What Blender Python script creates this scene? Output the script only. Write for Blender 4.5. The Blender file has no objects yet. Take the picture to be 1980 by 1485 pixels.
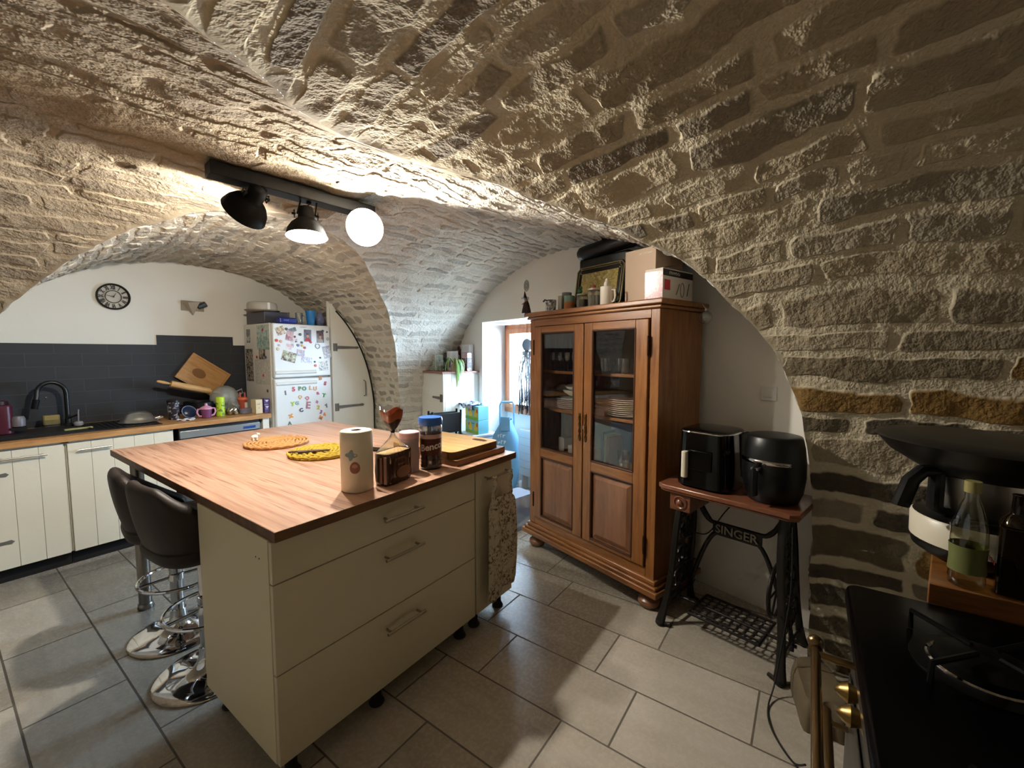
import bpy, bmesh, math, random
import numpy as np
from mathutils import Vector, Matrix
PI=math.pi
random.seed(7)
SC=bpy.context.scene
COL=SC.collection
# ---------------------------------------------------------------- camera
cam=bpy.data.cameras.new('camera'); co=bpy.data.objects.new('camera',cam); COL.objects.link(co)
cam.sensor_width=36.0; cam.lens=36.0*814/1980; cam.clip_start=.02; cam.clip_end=60
co.location=(0,0,1.46)
co.rotation_euler=(math.radians(90)-math.atan(60/814.),0,math.radians(35.4-90))
SC.camera=co
# ---------------------------------------------------------------- world, daylight, exposure
W=bpy.data.worlds.new('world'); SC.world=W; W.use_nodes=True
wn=W.node_tree.nodes; wl=W.node_tree.links
bg=wn['Background']; bg.inputs['Color'].default_value=(.55,.77,1.0,1); bg.inputs['Strength'].default_value=54.0
SC.view_settings.view_transform='Standard'; SC.view_settings.look='None'
SC.view_settings.gamma=1.0; SC.view_settings.exposure=0.40; SC.view_settings.use_curve_mapping=False
SC.cycles.max_bounces=8; SC.cycles.diffuse_bounces=4; SC.cycles.glossy_bounces=3; SC.cycles.transmission_bounces=4; SC.cycles.transparent_max_bounces=12
SC.cycles.time_limit=1150; SC.cycles.use_adaptive_sampling=True; SC.cycles.adaptive_threshold=.05; SC.cycles.adaptive_min_samples=16; SC.cycles.use_light_tree=True
SC.cycles.sample_clamp_indirect=6.0; SC.cycles.caustics_reflective=False; SC.cycles.caustics_refractive=False
LAMPC=(1.0,.945,.84)
def add_light(name,kind,loc,energy,color,**k):
    l=bpy.data.lights.new(name,kind); l.energy=energy; l.color=color
    for a,b in k.items(): setattr(l,a,b)
    o=bpy.data.objects.new(name,l); o.location=loc; COL.objects.link(o); return o
# frames: D runs along the white wall, N points into it
AD=math.radians(73.1); D=Vector((math.cos(AD),math.sin(AD),0)); N=Vector((math.sin(AD),-math.cos(AD),0))
P0=Vector((2.335,.72,0)); PW=P0+.52*N; RZ=AD-PI       # RZ: local x to the right along the wall, local y into it
def wp(s,d,z=0): return P0+D*s+N*d+Vector((0,0,z))
# ---------------------------------------------------------------- helpers
def lin(c):
    if isinstance(c,str): c=[int(c[i:i+2],16)/255 for i in (0,2,4)]
    return tuple(x/12.92 if x<=.04045 else ((x+.055)/1.055)**2.4 for x in c)
class NT:
    """short-hand for building node trees"""
    def __init__(s,m): s.t=m.node_tree; s.n=s.t.nodes; s.l=s.t.links
    def nd(s,ty,**k):
        n=s.n.new(ty)
        for a,b in k.items(): setattr(n,a,b)
        return n
    def put(s,sock,v):
        if isinstance(v,bpy.types.NodeSocket): s.l.new(v,sock)
        elif isinstance(v,(tuple,list)) and sock.type=='RGBA' and len(v)==3: sock.default_value=(*v,1)
        else: sock.default_value=v
    def m(s,op,a,b=0.0,c=0.0,clamp=False):
        n=s.nd('ShaderNodeMath',operation=op,use_clamp=clamp)
        for i,v in enumerate((a,b,c)): s.put(n.inputs[i],v)
        return n.outputs[0]
    def sep(s,v):
        n=s.nd('ShaderNodeSeparateXYZ'); s.put(n.inputs[0],v); return n.outputs
    def comb(s,x,y,z=0.0):
        n=s.nd('ShaderNodeCombineXYZ')
        for i,v in enumerate((x,y,z)): s.put(n.inputs[i],v)
        return n.outputs[0]
    def noise(s,vec,scale,detail=3,rough=.5,dist=0,color=False):
        n=s.nd('ShaderNodeTexNoise'); s.put(n.inputs['Vector'],vec); n.inputs['Scale'].default_value=scale
        n.inputs['Detail'].default_value=detail; n.inputs['Roughness'].default_value=rough; n.inputs['Distortion'].default_value=dist
        return n.outputs['Color' if color else 'Fac']
    def mix(s,f,a,b,mode='MIX'):
        n=s.nd('ShaderNodeMix',data_type='RGBA',blend_type=mode)
        s.put(n.inputs[0],f); s.put(n.inputs[6],a); s.put(n.inputs[7],b); return n.outputs[2]
    def ramp(s,f,pts):
        n=s.nd('ShaderNodeValToRGB'); s.put(n.inputs[0],f); e=n.color_ramp.elements
        while len(e)<len(pts): e.new(.5)
        for i,(p,c) in enumerate(pts):
            e[i].position=p; e[i].color=(*c,1) if len(c)==3 else c
        return n.outputs[0]
    def ss(s,x,a,b):
        n=s.nd('ShaderNodeMapRange',interpolation_type='SMOOTHSTEP'); s.put(n.inputs[0],x)
        s.put(n.inputs[1],a); s.put(n.inputs[2],b); return n.outputs[0]
    def bump(s,h,strength=.3,dist=.01):
        n=s.nd('ShaderNodeBump'); n.inputs['Strength'].default_value=strength; n.inputs['Distance'].default_value=dist
        s.put(n.inputs['Height'],h); return n.outputs[0]
    def obj(s): return s.nd('ShaderNodeTexCoord').outputs['Object']
    def uv(s): return s.nd('ShaderNodeUVMap',uv_map='UVMap').outputs[0]
    def scale(s,v,k):
        n=s.nd('ShaderNodeVectorMath',operation='MULTIPLY'); s.put(n.inputs[0],v); n.inputs[1].default_value=k; return n.outputs[0]
def new_mat(name):
    m=bpy.data.materials.new(name); m.use_nodes=True; return m,NT(m),m.node_tree.nodes['Principled BSDF']
_M={}
def mt(name,col,rough=.5,metal=0.0,bump=0.0,bscale=80.0,var=0.0,coat=0.0,trans=0.0,ior=1.45,emit=None,es=0.0,sheen=0.0,spec=.5,alpha=1.0):
    if name in _M: return _M[name]
    m,t,b=new_mat(name); c=lin(col)
    if var>0 or bump>0:
        nz=t.noise(t.obj(),bscale,3)
        if var>0:
            n2=t.noise(t.obj(),bscale*.12,3)
            cc=t.mix(n2,tuple(x*(1-var) for x in c),tuple(min(1,x*(1+var)) for x in c)); t.put(b.inputs['Base Color'],cc)
        if bump>0: t.put(b.inputs['Normal'],t.bump(nz,bump,.004))
    if not var: b.inputs['Base Color'].default_value=(*c,1)
    b.inputs['Roughness'].default_value=rough; b.inputs['Metallic'].default_value=metal
    b.inputs['Coat Weight'].default_value=coat; b.inputs['Transmission Weight'].default_value=trans; b.inputs['IOR'].default_value=ior
    b.inputs['Specular IOR Level'].default_value=spec; b.inputs['Sheen Weight'].default_value=sheen
    b.inputs['Alpha'].default_value=alpha
    if emit: b.inputs['Emission Color'].default_value=(*emit,1); b.inputs['Emission Strength'].default_value=es
    _M[name]=m; return m
def film(name,col,a,rough=.35):
    return mt(name,col,rough,alpha=a)
def pane_glass(name,tint=(1,1,1),refl=1.0,rough=.02,dense=0.0):
    """thin clear sheet: transparent with a Fresnel reflection"""
    if name in _M: return _M[name]
    m,t,b=new_mat(name); t.n.remove(b); out=t.n['Material Output']
    tr=t.nd('ShaderNodeBsdfTransparent'); tr.inputs[0].default_value=(*tint,1)
    gl=t.nd('ShaderNodeBsdfGlossy'); gl.inputs['Roughness'].default_value=rough
    fr=t.nd('ShaderNodeLayerWeight'); fr.inputs[0].default_value=.5
    f=t.m('ADD',t.m('MULTIPLY',t.m('MULTIPLY_ADD',t.m('POWER',fr.outputs['Facing'],4.0),.9,.04),refl),dense,clamp=True)
    mx=t.nd('ShaderNodeMixShader'); t.put(mx.inputs[0],f); t.put(mx.inputs[1],tr.outputs[0]); t.put(mx.inputs[2],gl.outputs[0])
    t.put(out.inputs[0],mx.outputs[0]); _M[name]=m; return m
class MB:
    def __init__(s): s.v=[];s.f=[];s.mi=[]
    def add(s,vs,fs,m=0,M=None):
        o=len(s.v)
        if M is not None: vs=[M@Vector(v) for v in vs]
        s.v+= [tuple(v) for v in vs]; s.f+=[tuple(i+o for i in f) for f in fs]; s.mi+=[m]*len(fs); return s
    def box(s,x0,x1,y0,y1,z0,z1,m=0,M=None):
        vs=[(x,y,z) for z in (z0,z1) for y in (y0,y1) for x in (x0,x1)]
        return s.add(vs,[(0,2,3,1),(4,5,7,6),(0,1,5,4),(1,3,7,5),(3,2,6,7),(2,0,4,6)],m,M)
    def rbox(s,x0,x1,y0,y1,z0,z1,r=.02,m=0,M=None,seg=5):
        """box with vertical corners rounded"""
        pts=[]
        for cx,cy,a in ((x1-r,y1-r,0),(x0+r,y1-r,PI/2),(x0+r,y0+r,PI),(x1-r,y0+r,1.5*PI)):
            for k in range(seg+1):
                t=a+PI/2*k/seg; pts.append((cx+r*math.cos(t),cy+r*math.sin(t)))
        return s.prism(pts,z0,z1,m,M)
    def prism(s,pts,z0,z1,m=0,M=None):
        n=len(pts); vs=[(x,y,z0) for x,y in pts]+[(x,y,z1) for x,y in pts]
        fs=[tuple(range(n-1,-1,-1)),tuple(range(n,2*n))]+[(i,(i+1)%n,n+(i+1)%n,n+i) for i in range(n)]
        return s.add(vs,fs,m,M)
    def lathe(s,pr,seg=28,m=0,M=None,c=(0,0,0),cap=True,sx=1,sy=1,ph=0):
        vs=[];fs=[]
        for r,z in pr:
            for k in range(seg):
                a=2*PI*k/seg+ph; vs.append((c[0]+sx*r*math.cos(a),c[1]+sy*r*math.sin(a),c[2]+z))
        for i in range(len(pr)-1):
            for k in range(seg):
                a=i*seg+k;b=i*seg+(k+1)%seg; fs.append((a,b,b+seg,a+seg))
        if cap:
            if pr[0][0]>1e-5: fs.append(tuple(range(seg-1,-1,-1)))
            if pr[-1][0]>1e-5: n=(len(pr)-1)*seg; fs.append(tuple(range(n,n+seg)))
        return s.add(vs,fs,m,M)
    def cyl(s,a,b,r,m=0,seg=14,M=None,r2=None):
        return s.tube([a,b],[r,r if r2 is None else r2],seg,m,M)
    def tube(s,pts,r,seg=8,m=0,M=None,closed=False,flat=1.0):
        pts=[Vector(p) for p in pts]; n=len(pts)
        rr=r if isinstance(r,(list,tuple)) else [r]*n
        vs=[];fs=[];up=None
        for i,p in enumerate(pts):
            if closed: t=(pts[(i+1)%n]-pts[i-1])
            else: t=pts[min(i+1,n-1)]-pts[max(i-1,0)]
            if t.length<1e-9: t=Vector((0,0,1))
            t.normalize()
            if up is None:
                up=Vector((0,0,1)) if abs(t.z)<.9 else Vector((1,0,0))
            u=(up-t*up.dot(t)); u=u.normalized() if u.length>1e-6 else t.orthogonal().normalized(); w=t.cross(u); up=u
            for k in range(seg):
                a=2*PI*k/seg; vs.append(p+rr[i]*(math.cos(a)*u*flat+math.sin(a)*w))
        m_=n if closed else n-1
        for i in range(m_):
            for k in range(seg):
                a=i*seg+k;b=i*seg+(k+1)%seg;c=((i+1)%n)*seg; fs.append((a,b,c+(k+1)%seg,c+k))
        if not closed: fs+= [tuple(range(seg-1,-1,-1)),tuple(range((n-1)*seg,n*seg))]
        return s.add(vs,fs,m,M)
    def ball(s,c,r,m=0,M=None,seg=16,rings=10):
        r=r if isinstance(r,(tuple,list)) else (r,r,r)
        vs=[(c[0],c[1],c[2]-r[2])];fs=[]
        for i in range(1,rings):
            a=PI*i/rings-PI/2
            for k in range(seg):
                b=2*PI*k/seg; vs.append((c[0]+r[0]*math.cos(a)*math.cos(b),c[1]+r[1]*math.cos(a)*math.sin(b),c[2]+r[2]*math.sin(a)))
        vs.append((c[0],c[1],c[2]+r[2])); L=len(vs)-1
        for k in range(seg):
            fs.append((0,1+(k+1)%seg,1+k)); fs.append((L,L-seg+k,L-seg+(k+1)%seg))
        for i in range(rings-2):
            for k in range(seg):
                a=1+i*seg+k;b=1+i*seg+(k+1)%seg; fs.append((a,b,b+seg,a+seg))
        return s.add(vs,fs,m,M)
    def grid(s,fn,nu,nv,m=0,M=None,cu=False,cv=False):
        vs=[fn(i/(nu if cu else nu-1),j/(nv if cv else nv-1)) for i in range(nu) for j in range(nv)]
        fs=[]
        for i in range(nu if cu else nu-1):
            for j in range(nv if cv else nv-1):
                i2=(i+1)%nu;j2=(j+1)%nv; fs.append((i*nv+j,i2*nv+j,i2*nv+j2,i*nv+j2))
        return s.add(vs,fs,m,M)
    def text(s,body,size,ext=.001,m=0,M=None,align='CENTER',bold=0.0):
        cu=bpy.data.curves.new('t','FONT'); cu.body=body; cu.size=size; cu.extrude=ext; cu.align_x=align; cu.align_y='CENTER'; cu.offset=bold
        cu.resolution_u=3
        o=bpy.data.objects.new('t',cu); COL.objects.link(o); dg=bpy.context.evaluated_depsgraph_get(); dg.update()
        me=bpy.data.meshes.new_from_object(o.evaluated_get(dg))
        s.add([v.co.copy() for v in me.vertices],[tuple(p.vertices) for p in me.polygons],m,M)
        bpy.data.objects.remove(o); bpy.data.curves.remove(cu); bpy.data.meshes.remove(me); return s
    def marks(s,n,size,ext=.0003,m=0,M=None):
        """a line of print too small to read: strokes of uneven height"""
        x=-n*size*.3; rnd=random.Random(n*7+int(size*1e4))
        for k in range(n):
            w=size*rnd.uniform(.22,.46); h=size*rnd.choice((.35,.38,.5)); lo=-size*.30
            s.box(x,x+w*.38,lo,lo+h*1.2,-ext,ext,m,M); s.box(x,x+w,lo+h*.5*rnd.choice((0,1,2)),lo+h*.5*rnd.choice((0,1,2))+size*.12 if False else lo+h*1.2,-ext*.5,ext*.5,m,M) if rnd.random()<.35 else s.box(x,x+w,lo+h,lo+h+size*.13,-ext,ext,m,M)
            x+=w+size*.14
        return s
    def build(s,name,mats,parent=None,bev=0.0,ang=35,sub=0,uvbox=False):
        me=bpy.data.meshes.new(name); me.from_pydata([tuple(v) for v in s.v],[],s.f)
        mats=mats if isinstance(mats,(list,tuple)) else [mats]
        for m in mats: me.materials.append(m)
        me.polygons.foreach_set('material_index',s.mi); me.polygons.foreach_set('use_smooth',[True]*len(s.f))
        bm=bmesh.new(); bm.from_mesh(me); bmesh.ops.recalc_face_normals(bm,faces=bm.faces[:]) ; bm.to_mesh(me); bm.free()
        me.update(); me.set_sharp_from_angle(angle=math.radians(ang))
        o=bpy.data.objects.new(name,me); COL.objects.link(o)
        if parent is not None: o.parent=parent
        if bev>0:
            b=o.modifiers.new('bevel','BEVEL'); b.width=bev; b.segments=2; b.limit_method='ANGLE'; b.angle_limit=math.radians(40); b.harden_normals=False
        if sub: b=o.modifiers.new('sub','SUBSURF'); b.levels=sub; b.render_levels=sub
        return o
def thing(name,label,cat,loc=(0,0,0),rz=0,group=None,rot=None):
    o=bpy.data.objects.new(name,None); o.empty_display_size=.05; COL.objects.link(o); o.location=loc
    o.rotation_euler=rot if rot else (0,0,rz); o['label']=label; o['category']=cat
    if group: o['group']=group
    return o
def solo(o,label,cat,loc=(0,0,0),rz=0,group=None,rot=None):
    o.location=loc; o.rotation_euler=rot if rot else (0,0,rz); o['label']=label; o['category']=cat
    if group: o['group']=group
    return o
def struct(o): o['kind']='structure'; return o
def dup(o,loc=None,rot=None,label=None,parent=None):
    c=o.copy(); COL.objects.link(c)
    if parent is not None: c.parent=parent
    if loc is not None: c.location=loc
    if rot is not None: c.rotation_euler=rot
    if label: c['label']=label
    for ch in list(o.children): dup(ch,parent=c)
    return c
def T(x=0,y=0,z=0): return Matrix.Translation((x,y,z))
def Rx(a): return Matrix.Rotation(a,4,'X')
def Ry(a): return Matrix.Rotation(a,4,'Y')
def Rz(a): return Matrix.Rotation(a,4,'Z')
def S(x,y=None,z=None):
    y=x if y is None else y; z=x if z is None else z
    return Matrix.Diagonal((x,y,z,1))
def smooth(P,k=7):
    P=[Vector(p) for p in P]; o=[]
    for i in range(len(P)-1):
        a,b,c,d=P[max(i-1,0)],P[i],P[i+1],P[min(i+2,len(P)-1)]
        for j in range(k):
            t=j/k; o.append(.5*((2*b)+(c-a)*t+(2*a-5*b+4*c-d)*t*t+(3*b-a-3*c+d)*t**3))
    return o+[P[-1]]
FRONT=Rx(PI/2)     # text plane -> stands upright facing -y
# ---------------------------------------------------------------- materials of the shell
def stone_mat(name,rowh,slen,cols,mortar,wash,relief,jw=.012,seed=0.,vwarp=.03,rag=1.0,low=None):
    m,t,b=new_mat(name)
    uv=t.uv(); ob=t.obj()
    n1=t.sep(t.noise(ob,2.3,1,.5,0,True)); n2=t.sep(t.noise(ob,8.0,1,.55,0,True))
    u=t.sep(uv)[0]; v=t.sep(uv)[1]
    u2=t.m('ADD',u,t.m('ADD',t.m('MULTIPLY',t.m('SUBTRACT',n1[0],.5),.16),t.m('MULTIPLY',t.m('SUBTRACT',n2[0],.5),.07*rag)))
    v2=t.m('ADD',v,t.m('ADD',t.m('MULTIPLY',t.m('SUBTRACT',n1[1],.5),vwarp*3),t.m('MULTIPLY',t.m('SUBTRACT',n2[1],.5),.026*rag)))
    v2=t.m('ADD',v2,t.m('MULTIPLY',t.m('SUBTRACT',t.noise(t.comb(seed,v,0.0),4.5,0),.5),rowh*1.3))
    r=t.m('DIVIDE',v2,rowh); ri=t.m('FLOOR',r); rf=t.m('FRACT',r)
    dv=t.m('MULTIPLY',t.m('MINIMUM',rf,t.m('SUBTRACT',1.0,rf)),rowh)
    wnr=t.nd('ShaderNodeTexWhiteNoise',noise_dimensions='1D'); t.put(wnr.inputs['W'],t.m('ADD',ri,seed)); rr=wnr.outputs['Value']
    L=t.m('MULTIPLY_ADD',rr,slen*1.0,slen*.55)
    w=t.m('ADD',t.m('DIVIDE',u2,L),t.m('MULTIPLY',ri,17.37))
    ve=t.nd('ShaderNodeTexVoronoi',voronoi_dimensions='1D',feature='DISTANCE_TO_EDGE'); t.put(ve.inputs['W'],w); ve.inputs['Scale'].default_value=1; ve.inputs['Randomness'].default_value=.85
    vc=t.nd('ShaderNodeTexVoronoi',voronoi_dimensions='1D',feature='F1'); t.put(vc.inputs['W'],w); vc.inputs['Scale'].default_value=1; vc.inputs['Randomness'].default_value=.85
    du=t.m('MULTIPLY',ve.outputs['Distance'],L)
    e=t.m('SMOOTH_MIN',du,dv,.03)
    rnd=t.sep(vc.outputs['Color'])
    fine=t.noise(ob,46,2,.7); med=t.noise(ob,13,2,.6); big=n1[2]
    je=t.m('ADD',jw,t.m('MULTIPLY',t.m('SUBTRACT',med,.45),.026*rag))
    mask=t.ss(e,je,t.m('ADD',je,.010))
    # stone face: tilted, broken, each at its own depth
    face=t.m('ADD',t.m('MULTIPLY',t.m('SUBTRACT',rnd[1],.5),.6),t.m('MULTIPLY',t.m('SUBTRACT',med,.5),1.1))
    face=t.m('SUBTRACT',face,.25)
    h=t.m('ADD',t.m('MULTIPLY',mask,t.m('ADD',.48,t.m('MULTIPLY',face,.6))),t.m('MULTIPLY',t.m('SUBTRACT',fine,.5),.42))
    h=t.m('ADD',h,t.m('MULTIPLY',t.m('SUBTRACT',n2[2],.5),.5))
    # colour
    f1=t.m('ADD',t.m('MULTIPLY',rnd[0],.75),t.m('MULTIPLY',med,.35),clamp=True)
    base=t.ramp(f1,cols)
    base=t.mix(t.m('MULTIPLY',fine,.5),base,t.scale(base,(.62,.6,.58)))
    if low is not None:   # a few bare dark stones low on the wall
        zc=t.sep(t.nd('ShaderNodeNewGeometry').outputs['Position'])[2]
        lo=t.ss(zc,low[0],low[1]); 
        base=t.mix(t.m('MULTIPLY',lo,t.ss(rnd[2],.18,.3)),base,t.scale(base,low[2]))
    if low is not None: base=t.mix(t.m('MULTIPLY',lo,t.ss(rnd[2],.90,.92)),base,t.mix(fine,lin('6d5330'),lin('94733f')))
    mo=t.mix(fine,mortar,tuple(c*.82 for c in mortar))
    wv=t.m('MULTIPLY',t.ss(t.m('ADD',t.m('MULTIPLY',big,.7),t.m('MULTIPLY',rnd[2],.6)),.35,.95),1.0)
    wf=t.m('ADD',wash[0],t.m('MULTIPLY',t.m('SUBTRACT',1.0,wv),wash[1]),clamp=True)
    if low is not None: wf=t.m('MULTIPLY',wf,t.m('MULTIPLY_ADD',lo,-.85,1.0))
    stone=t.mix(wf,base,mo)
    colr=t.mix(mask,mo,stone)
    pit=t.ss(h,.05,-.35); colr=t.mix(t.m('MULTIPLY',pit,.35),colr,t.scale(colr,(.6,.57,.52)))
    t.put(b.inputs['Base Color'],colr); b.inputs['Roughness'].default_value=.93; b.inputs['Specular IOR Level'].default_value=.2
    at=t.nd('ShaderNodeAttribute',attribute_name='fade')
    dp=t.nd('ShaderNodeDisplacement'); dp.inputs['Midlevel'].default_value=.35; t.put(dp.inputs['Scale'],t.m('MULTIPLY',at.outputs['Fac'],relief)); t.put(dp.inputs['Height'],h)
    t.put(t.n['Material Output'].inputs['Displacement'],dp.outputs[0]); m.displacement_method='BOTH'
    return m
GREY=[(0,lin('5c564e')),(.3,lin('857e73')),(.55,lin('a39a8a')),(.8,lin('b7a68c')),(1,lin('c9b99c'))]
WARM=[(0,lin('4f4a43')),(.2,lin('756c60')),(.5,lin('968a76')),(.75,lin('aa9c83')),(1,lin('bcae93'))]
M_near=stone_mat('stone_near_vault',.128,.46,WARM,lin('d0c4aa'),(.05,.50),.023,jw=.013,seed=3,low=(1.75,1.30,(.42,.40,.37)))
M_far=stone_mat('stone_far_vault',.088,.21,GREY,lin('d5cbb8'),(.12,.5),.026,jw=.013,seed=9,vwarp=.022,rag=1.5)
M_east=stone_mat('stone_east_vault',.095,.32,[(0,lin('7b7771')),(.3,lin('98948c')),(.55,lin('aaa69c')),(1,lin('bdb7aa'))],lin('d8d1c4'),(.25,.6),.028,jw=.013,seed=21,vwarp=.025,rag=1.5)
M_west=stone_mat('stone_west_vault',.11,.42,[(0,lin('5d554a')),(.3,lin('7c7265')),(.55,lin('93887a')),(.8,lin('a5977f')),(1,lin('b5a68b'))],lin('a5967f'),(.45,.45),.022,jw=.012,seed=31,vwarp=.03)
def plaster(name,col,rough=.85,b_=.15):
    m,t,b=new_mat(name); ob=t.obj(); c=lin(col)
    big=t.noise(ob,.9,3); n=t.noise(ob,60,3)
    t.put(b.inputs['Base Color'],t.mix(big,tuple(x*.93 for x in c),tuple(min(1,x*1.05) for x in c)))
    b.inputs['Roughness'].default_value=rough; t.put(b.inputs['Normal'],t.bump(t.m('ADD',n,t.m('MULTIPLY',t.noise(ob,5,3),2.)),b_,.003)); return m
M_white=plaster('white_plaster','f0ebe1'); M_sinkw=plaster('white_plaster_sink_dimmed','d6d1c5'); M_reveal=plaster('white_reveal','e6e6e4')  # sink wall plaster darkened in colour to offset the strong lamp light there
def tile_floor():
    m,t,b=new_mat('floor_tiles'); p=t.nd('ShaderNodeNewGeometry').outputs['Position']; x,y,_=t.sep(p)
    px,py,g=.3138,.629,.0035
    cx=t.m('DIVIDE',t.m('SUBTRACT',x,.143),px); ci=t.m('FLOOR',cx); fx=t.m('FRACT',cx)
    par=t.m('MODULO',t.m('ADD',ci,100.),2.0)            # 0: joints at .555, 1: at .124
    oy=t.m('ADD',.555,t.m('MULTIPLY',par,-.433))
    cy=t.m('DIVIDE',t.m('SUBTRACT',y,oy),py); fy=t.m('FRACT',t.m('ADD',cy,50.)); cyi=t.m('FLOOR',cy)
    ex=t.m('MULTIPLY',t.m('MINIMUM',fx,t.m('SUBTRACT',1.,fx)),px); ey=t.m('MULTIPLY',t.m('MINIMUM',fy,t.m('SUBTRACT',1.,fy)),py)
    e=t.m('MINIMUM',ex,ey); tile=t.ss(e,g*.7,g*1.5)
    wn_=t.nd('ShaderNodeTexWhiteNoise',noise_dimensions='2D'); t.put(wn_.inputs['Vector'],t.comb(ci,cyi)); r=wn_.outputs['Value']
    st=t.noise(t.comb(t.m('MULTIPLY',x,14.),t.m('MULTIPLY',y,2.6),r),1.6,5,.6)
    n=t.noise(p,55,4); cl=t.noise(p,3.2,3)
    f=t.m('ADD',t.m('MULTIPLY',st,.45),t.m('ADD',t.m('MULTIPLY',r,.25),t.m('MULTIPLY',cl,.3)))
    c=t.ramp(f,[(.25,lin('978e81')),(.5,lin('b0a799')),(.8,lin('c4bcb0'))])
    c=t.mix(t.m('MULTIPLY',n,.25),c,t.scale(c,(.75,.74,.72)))
    t.put(b.inputs['Base Color'],t.mix(tile,lin('5d554b'),c))
    t.put(b.inputs['Roughness'],t.m('ADD',.20,t.m('ADD',t.m('MULTIPLY',n,.14),t.m('MULTIPLY',t.m('SUBTRACT',1.,tile),.5))))
    t.put(b.inputs['Normal'],t.bump(t.m('ADD',t.m('MULTIPLY',tile,1.2),t.m('ADD',t.m('MULTIPLY',n,.35),t.m('MULTIPLY',st,.3))),.35,.003)); return m
M_floor=tile_floor()
def wood(name,c1,c2,c3,axis=(1,14,14),scale=3.0,rough=.4,coat=0.0,bump=.15,dark=.5,streak=1.0):
    """streaky wood; axis gives the noise stretch per object axis (small = along the grain)"""
    m,t,b=new_mat(name); v=t.scale(t.obj(),axis)
    n=t.noise(v,scale,5,.65,.6); n2=t.noise(v,scale*4,4,.6); n3=t.noise(t.obj(),1.7,2)
    f=t.m('ADD',t.m('MULTIPLY',n,.75),t.m('MULTIPLY',n2,.25))
    c=t.ramp(f,[(.30,lin(c1)),(.5,lin(c2)),(.72,lin(c3))])
    c=t.mix(t.m('MULTIPLY',t.ss(n2,.55,.72),dark*streak),c,lin(c1)); c=t.mix(t.m('MULTIPLY',n3,.25),c,t.scale(c,(.8,.78,.75)))
    t.put(b.inputs['Base Color'],c); b.inputs['Roughness'].default_value=rough; b.inputs['Coat Weight'].default_value=coat; b.inputs['Coat Roughness'].default_value=.2
    t.put(b.inputs['Normal'],t.bump(f,bump,.002)); return m
M_top=wood('worktop_wood','7a5340','b48b74','cfa892',(16,.9,16),2.2,.35,dark=1.0)
def striped_top():
    m,t,b=new_mat('striped_worktop'); ob=t.obj()
    v=t.scale(ob,(1,.045,1)); n=t.noise(v,34,3,.6,.3); n2=t.noise(t.scale(ob,(1,.03,1)),85,2,.6); n3=t.noise(t.scale(ob,(1,.12,1)),7,2)
    c=t.ramp(n,[(.30,lin('a67c64')),(.5,lin('bd937a')),(.72,lin('d0aa92'))])
    line=t.m('MULTIPLY',t.ss(n2,.54,.66),t.ss(n3,.35,.6)); c=t.mix(t.m('MULTIPLY',line,.75),c,lin('6e4733'))
    c=t.mix(t.m('MULTIPLY',t.ss(n,.60,.68),.45),c,lin('7a5340'))
    t.put(b.inputs['Base Color'],c); b.inputs['Roughness'].default_value=.36; t.put(b.inputs['Normal'],t.bump(n,.1,.001)); return m
M_top=striped_top()
M_topedge=wood('worktop_edge','4b3320','6b4a2e','86613d',(1.5,9,9),3,.5)
M_ctr=wood('counter_wood','8a5f38','b3824f','c79a66',(1.5,14,14),3,.42)
M_oak=wood('oak_vertical','673e1c','8b582c','a4713f',(12,12,1.1),2.6,.33,coat=.25)
M_oakh=wood('oak_horizontal','673e1c','8b582c','a4713f',(1.1,12,12),2.6,.33,coat=.25)
M_oakp=wood('oak_panel','6f4830','865b40','9a6c4e',(7,7,1.0),2.2,.36,coat=.2)
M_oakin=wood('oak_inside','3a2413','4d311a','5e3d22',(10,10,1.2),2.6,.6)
M_frame=wood('window_wood','9a5a34','b9724a','cf8e66',(10,10,1),2.4,.45)
M_cream=mt('cream_laminate','e4d7b6',.42,var=.02,bscale=8); M_creamf=mt('cream_front','d6ccb0',.38,var=.02,bscale=6)
M_paint=mt('white_paint','dcd8cb',.5,bump=.12,bscale=40,var=.03); M_gap=mt('dark_gap','120f0d',.8)
M_black=mt('black_satin','0b0b0c',.38); M_blackg=mt('black_gloss','060607',.12); M_blackm=mt('black_matt','131212',.7,bump=.1,bscale=120)
M_steel=mt('brushed_steel','bdb9b2',.30,.95); M_chrome=mt('chrome','d6d6d8',.07,1.0); M_iron=mt('wrought_iron','4a4846',.5,.85,bump=.2,bscale=60)
M_brass=mt('brass','b08d4a',.28,1.0); M_wplast=mt('white_plastic','e4e3de',.35); M_fridge=mt('fridge_enamel','dfe0de',.22,var=.01)
M_glass=pane_glass('cabinet_glass',(.98,.98,.98),1.2,.01,.0); M_clear=pane_glass('clear_glass',(.93,.95,.95),2.4,.04,.10)
M_cplast=pane_glass('clear_plastic',(.9,.9,.9),2.0,.12,.10); M_wglass=pane_glass('window_glass',(.98,.99,1),1.0,.01,0)
# ---------------------------------------------------------------- groin vault
VX=dict(xl0=-.642,xl1=.023,z0Y=.562,nY=2.21,mY=.399,zY=2.262,z0X=.749,nX=2.045,nXn=2.13,mX=.483,zX=2.316,y0=-.043,y0s=-.023,y1=3.655,y1s=-.211)
def zcY(y): return VX['zY']+.035*np.clip(1.2-y,0,1.6)
def spanY(y):
    t=np.clip(y/3.74,0,1); return VX['xl0']+(VX['xl1']-VX['xl0'])*t, 2.35+.70*t
def spanX(x): 
    xx=np.clip(x,-2.5,3.3); return VX['y0']+VX['y0s']*(xx-2.35), VX['y1']+VX['y1s']*(xx-3.05)
def inY(x,y,z):   # >0 outside the barrel that runs along y
    a,b=spanY(y); u=np.abs((x-(a+b)/2)/((b-a)/2)); s=np.maximum(z-VX['z0Y'],0)/(zcY(y)-VX['z0Y'])
    return u**VX['nY']+s**(1/VX['mY'])-1
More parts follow.
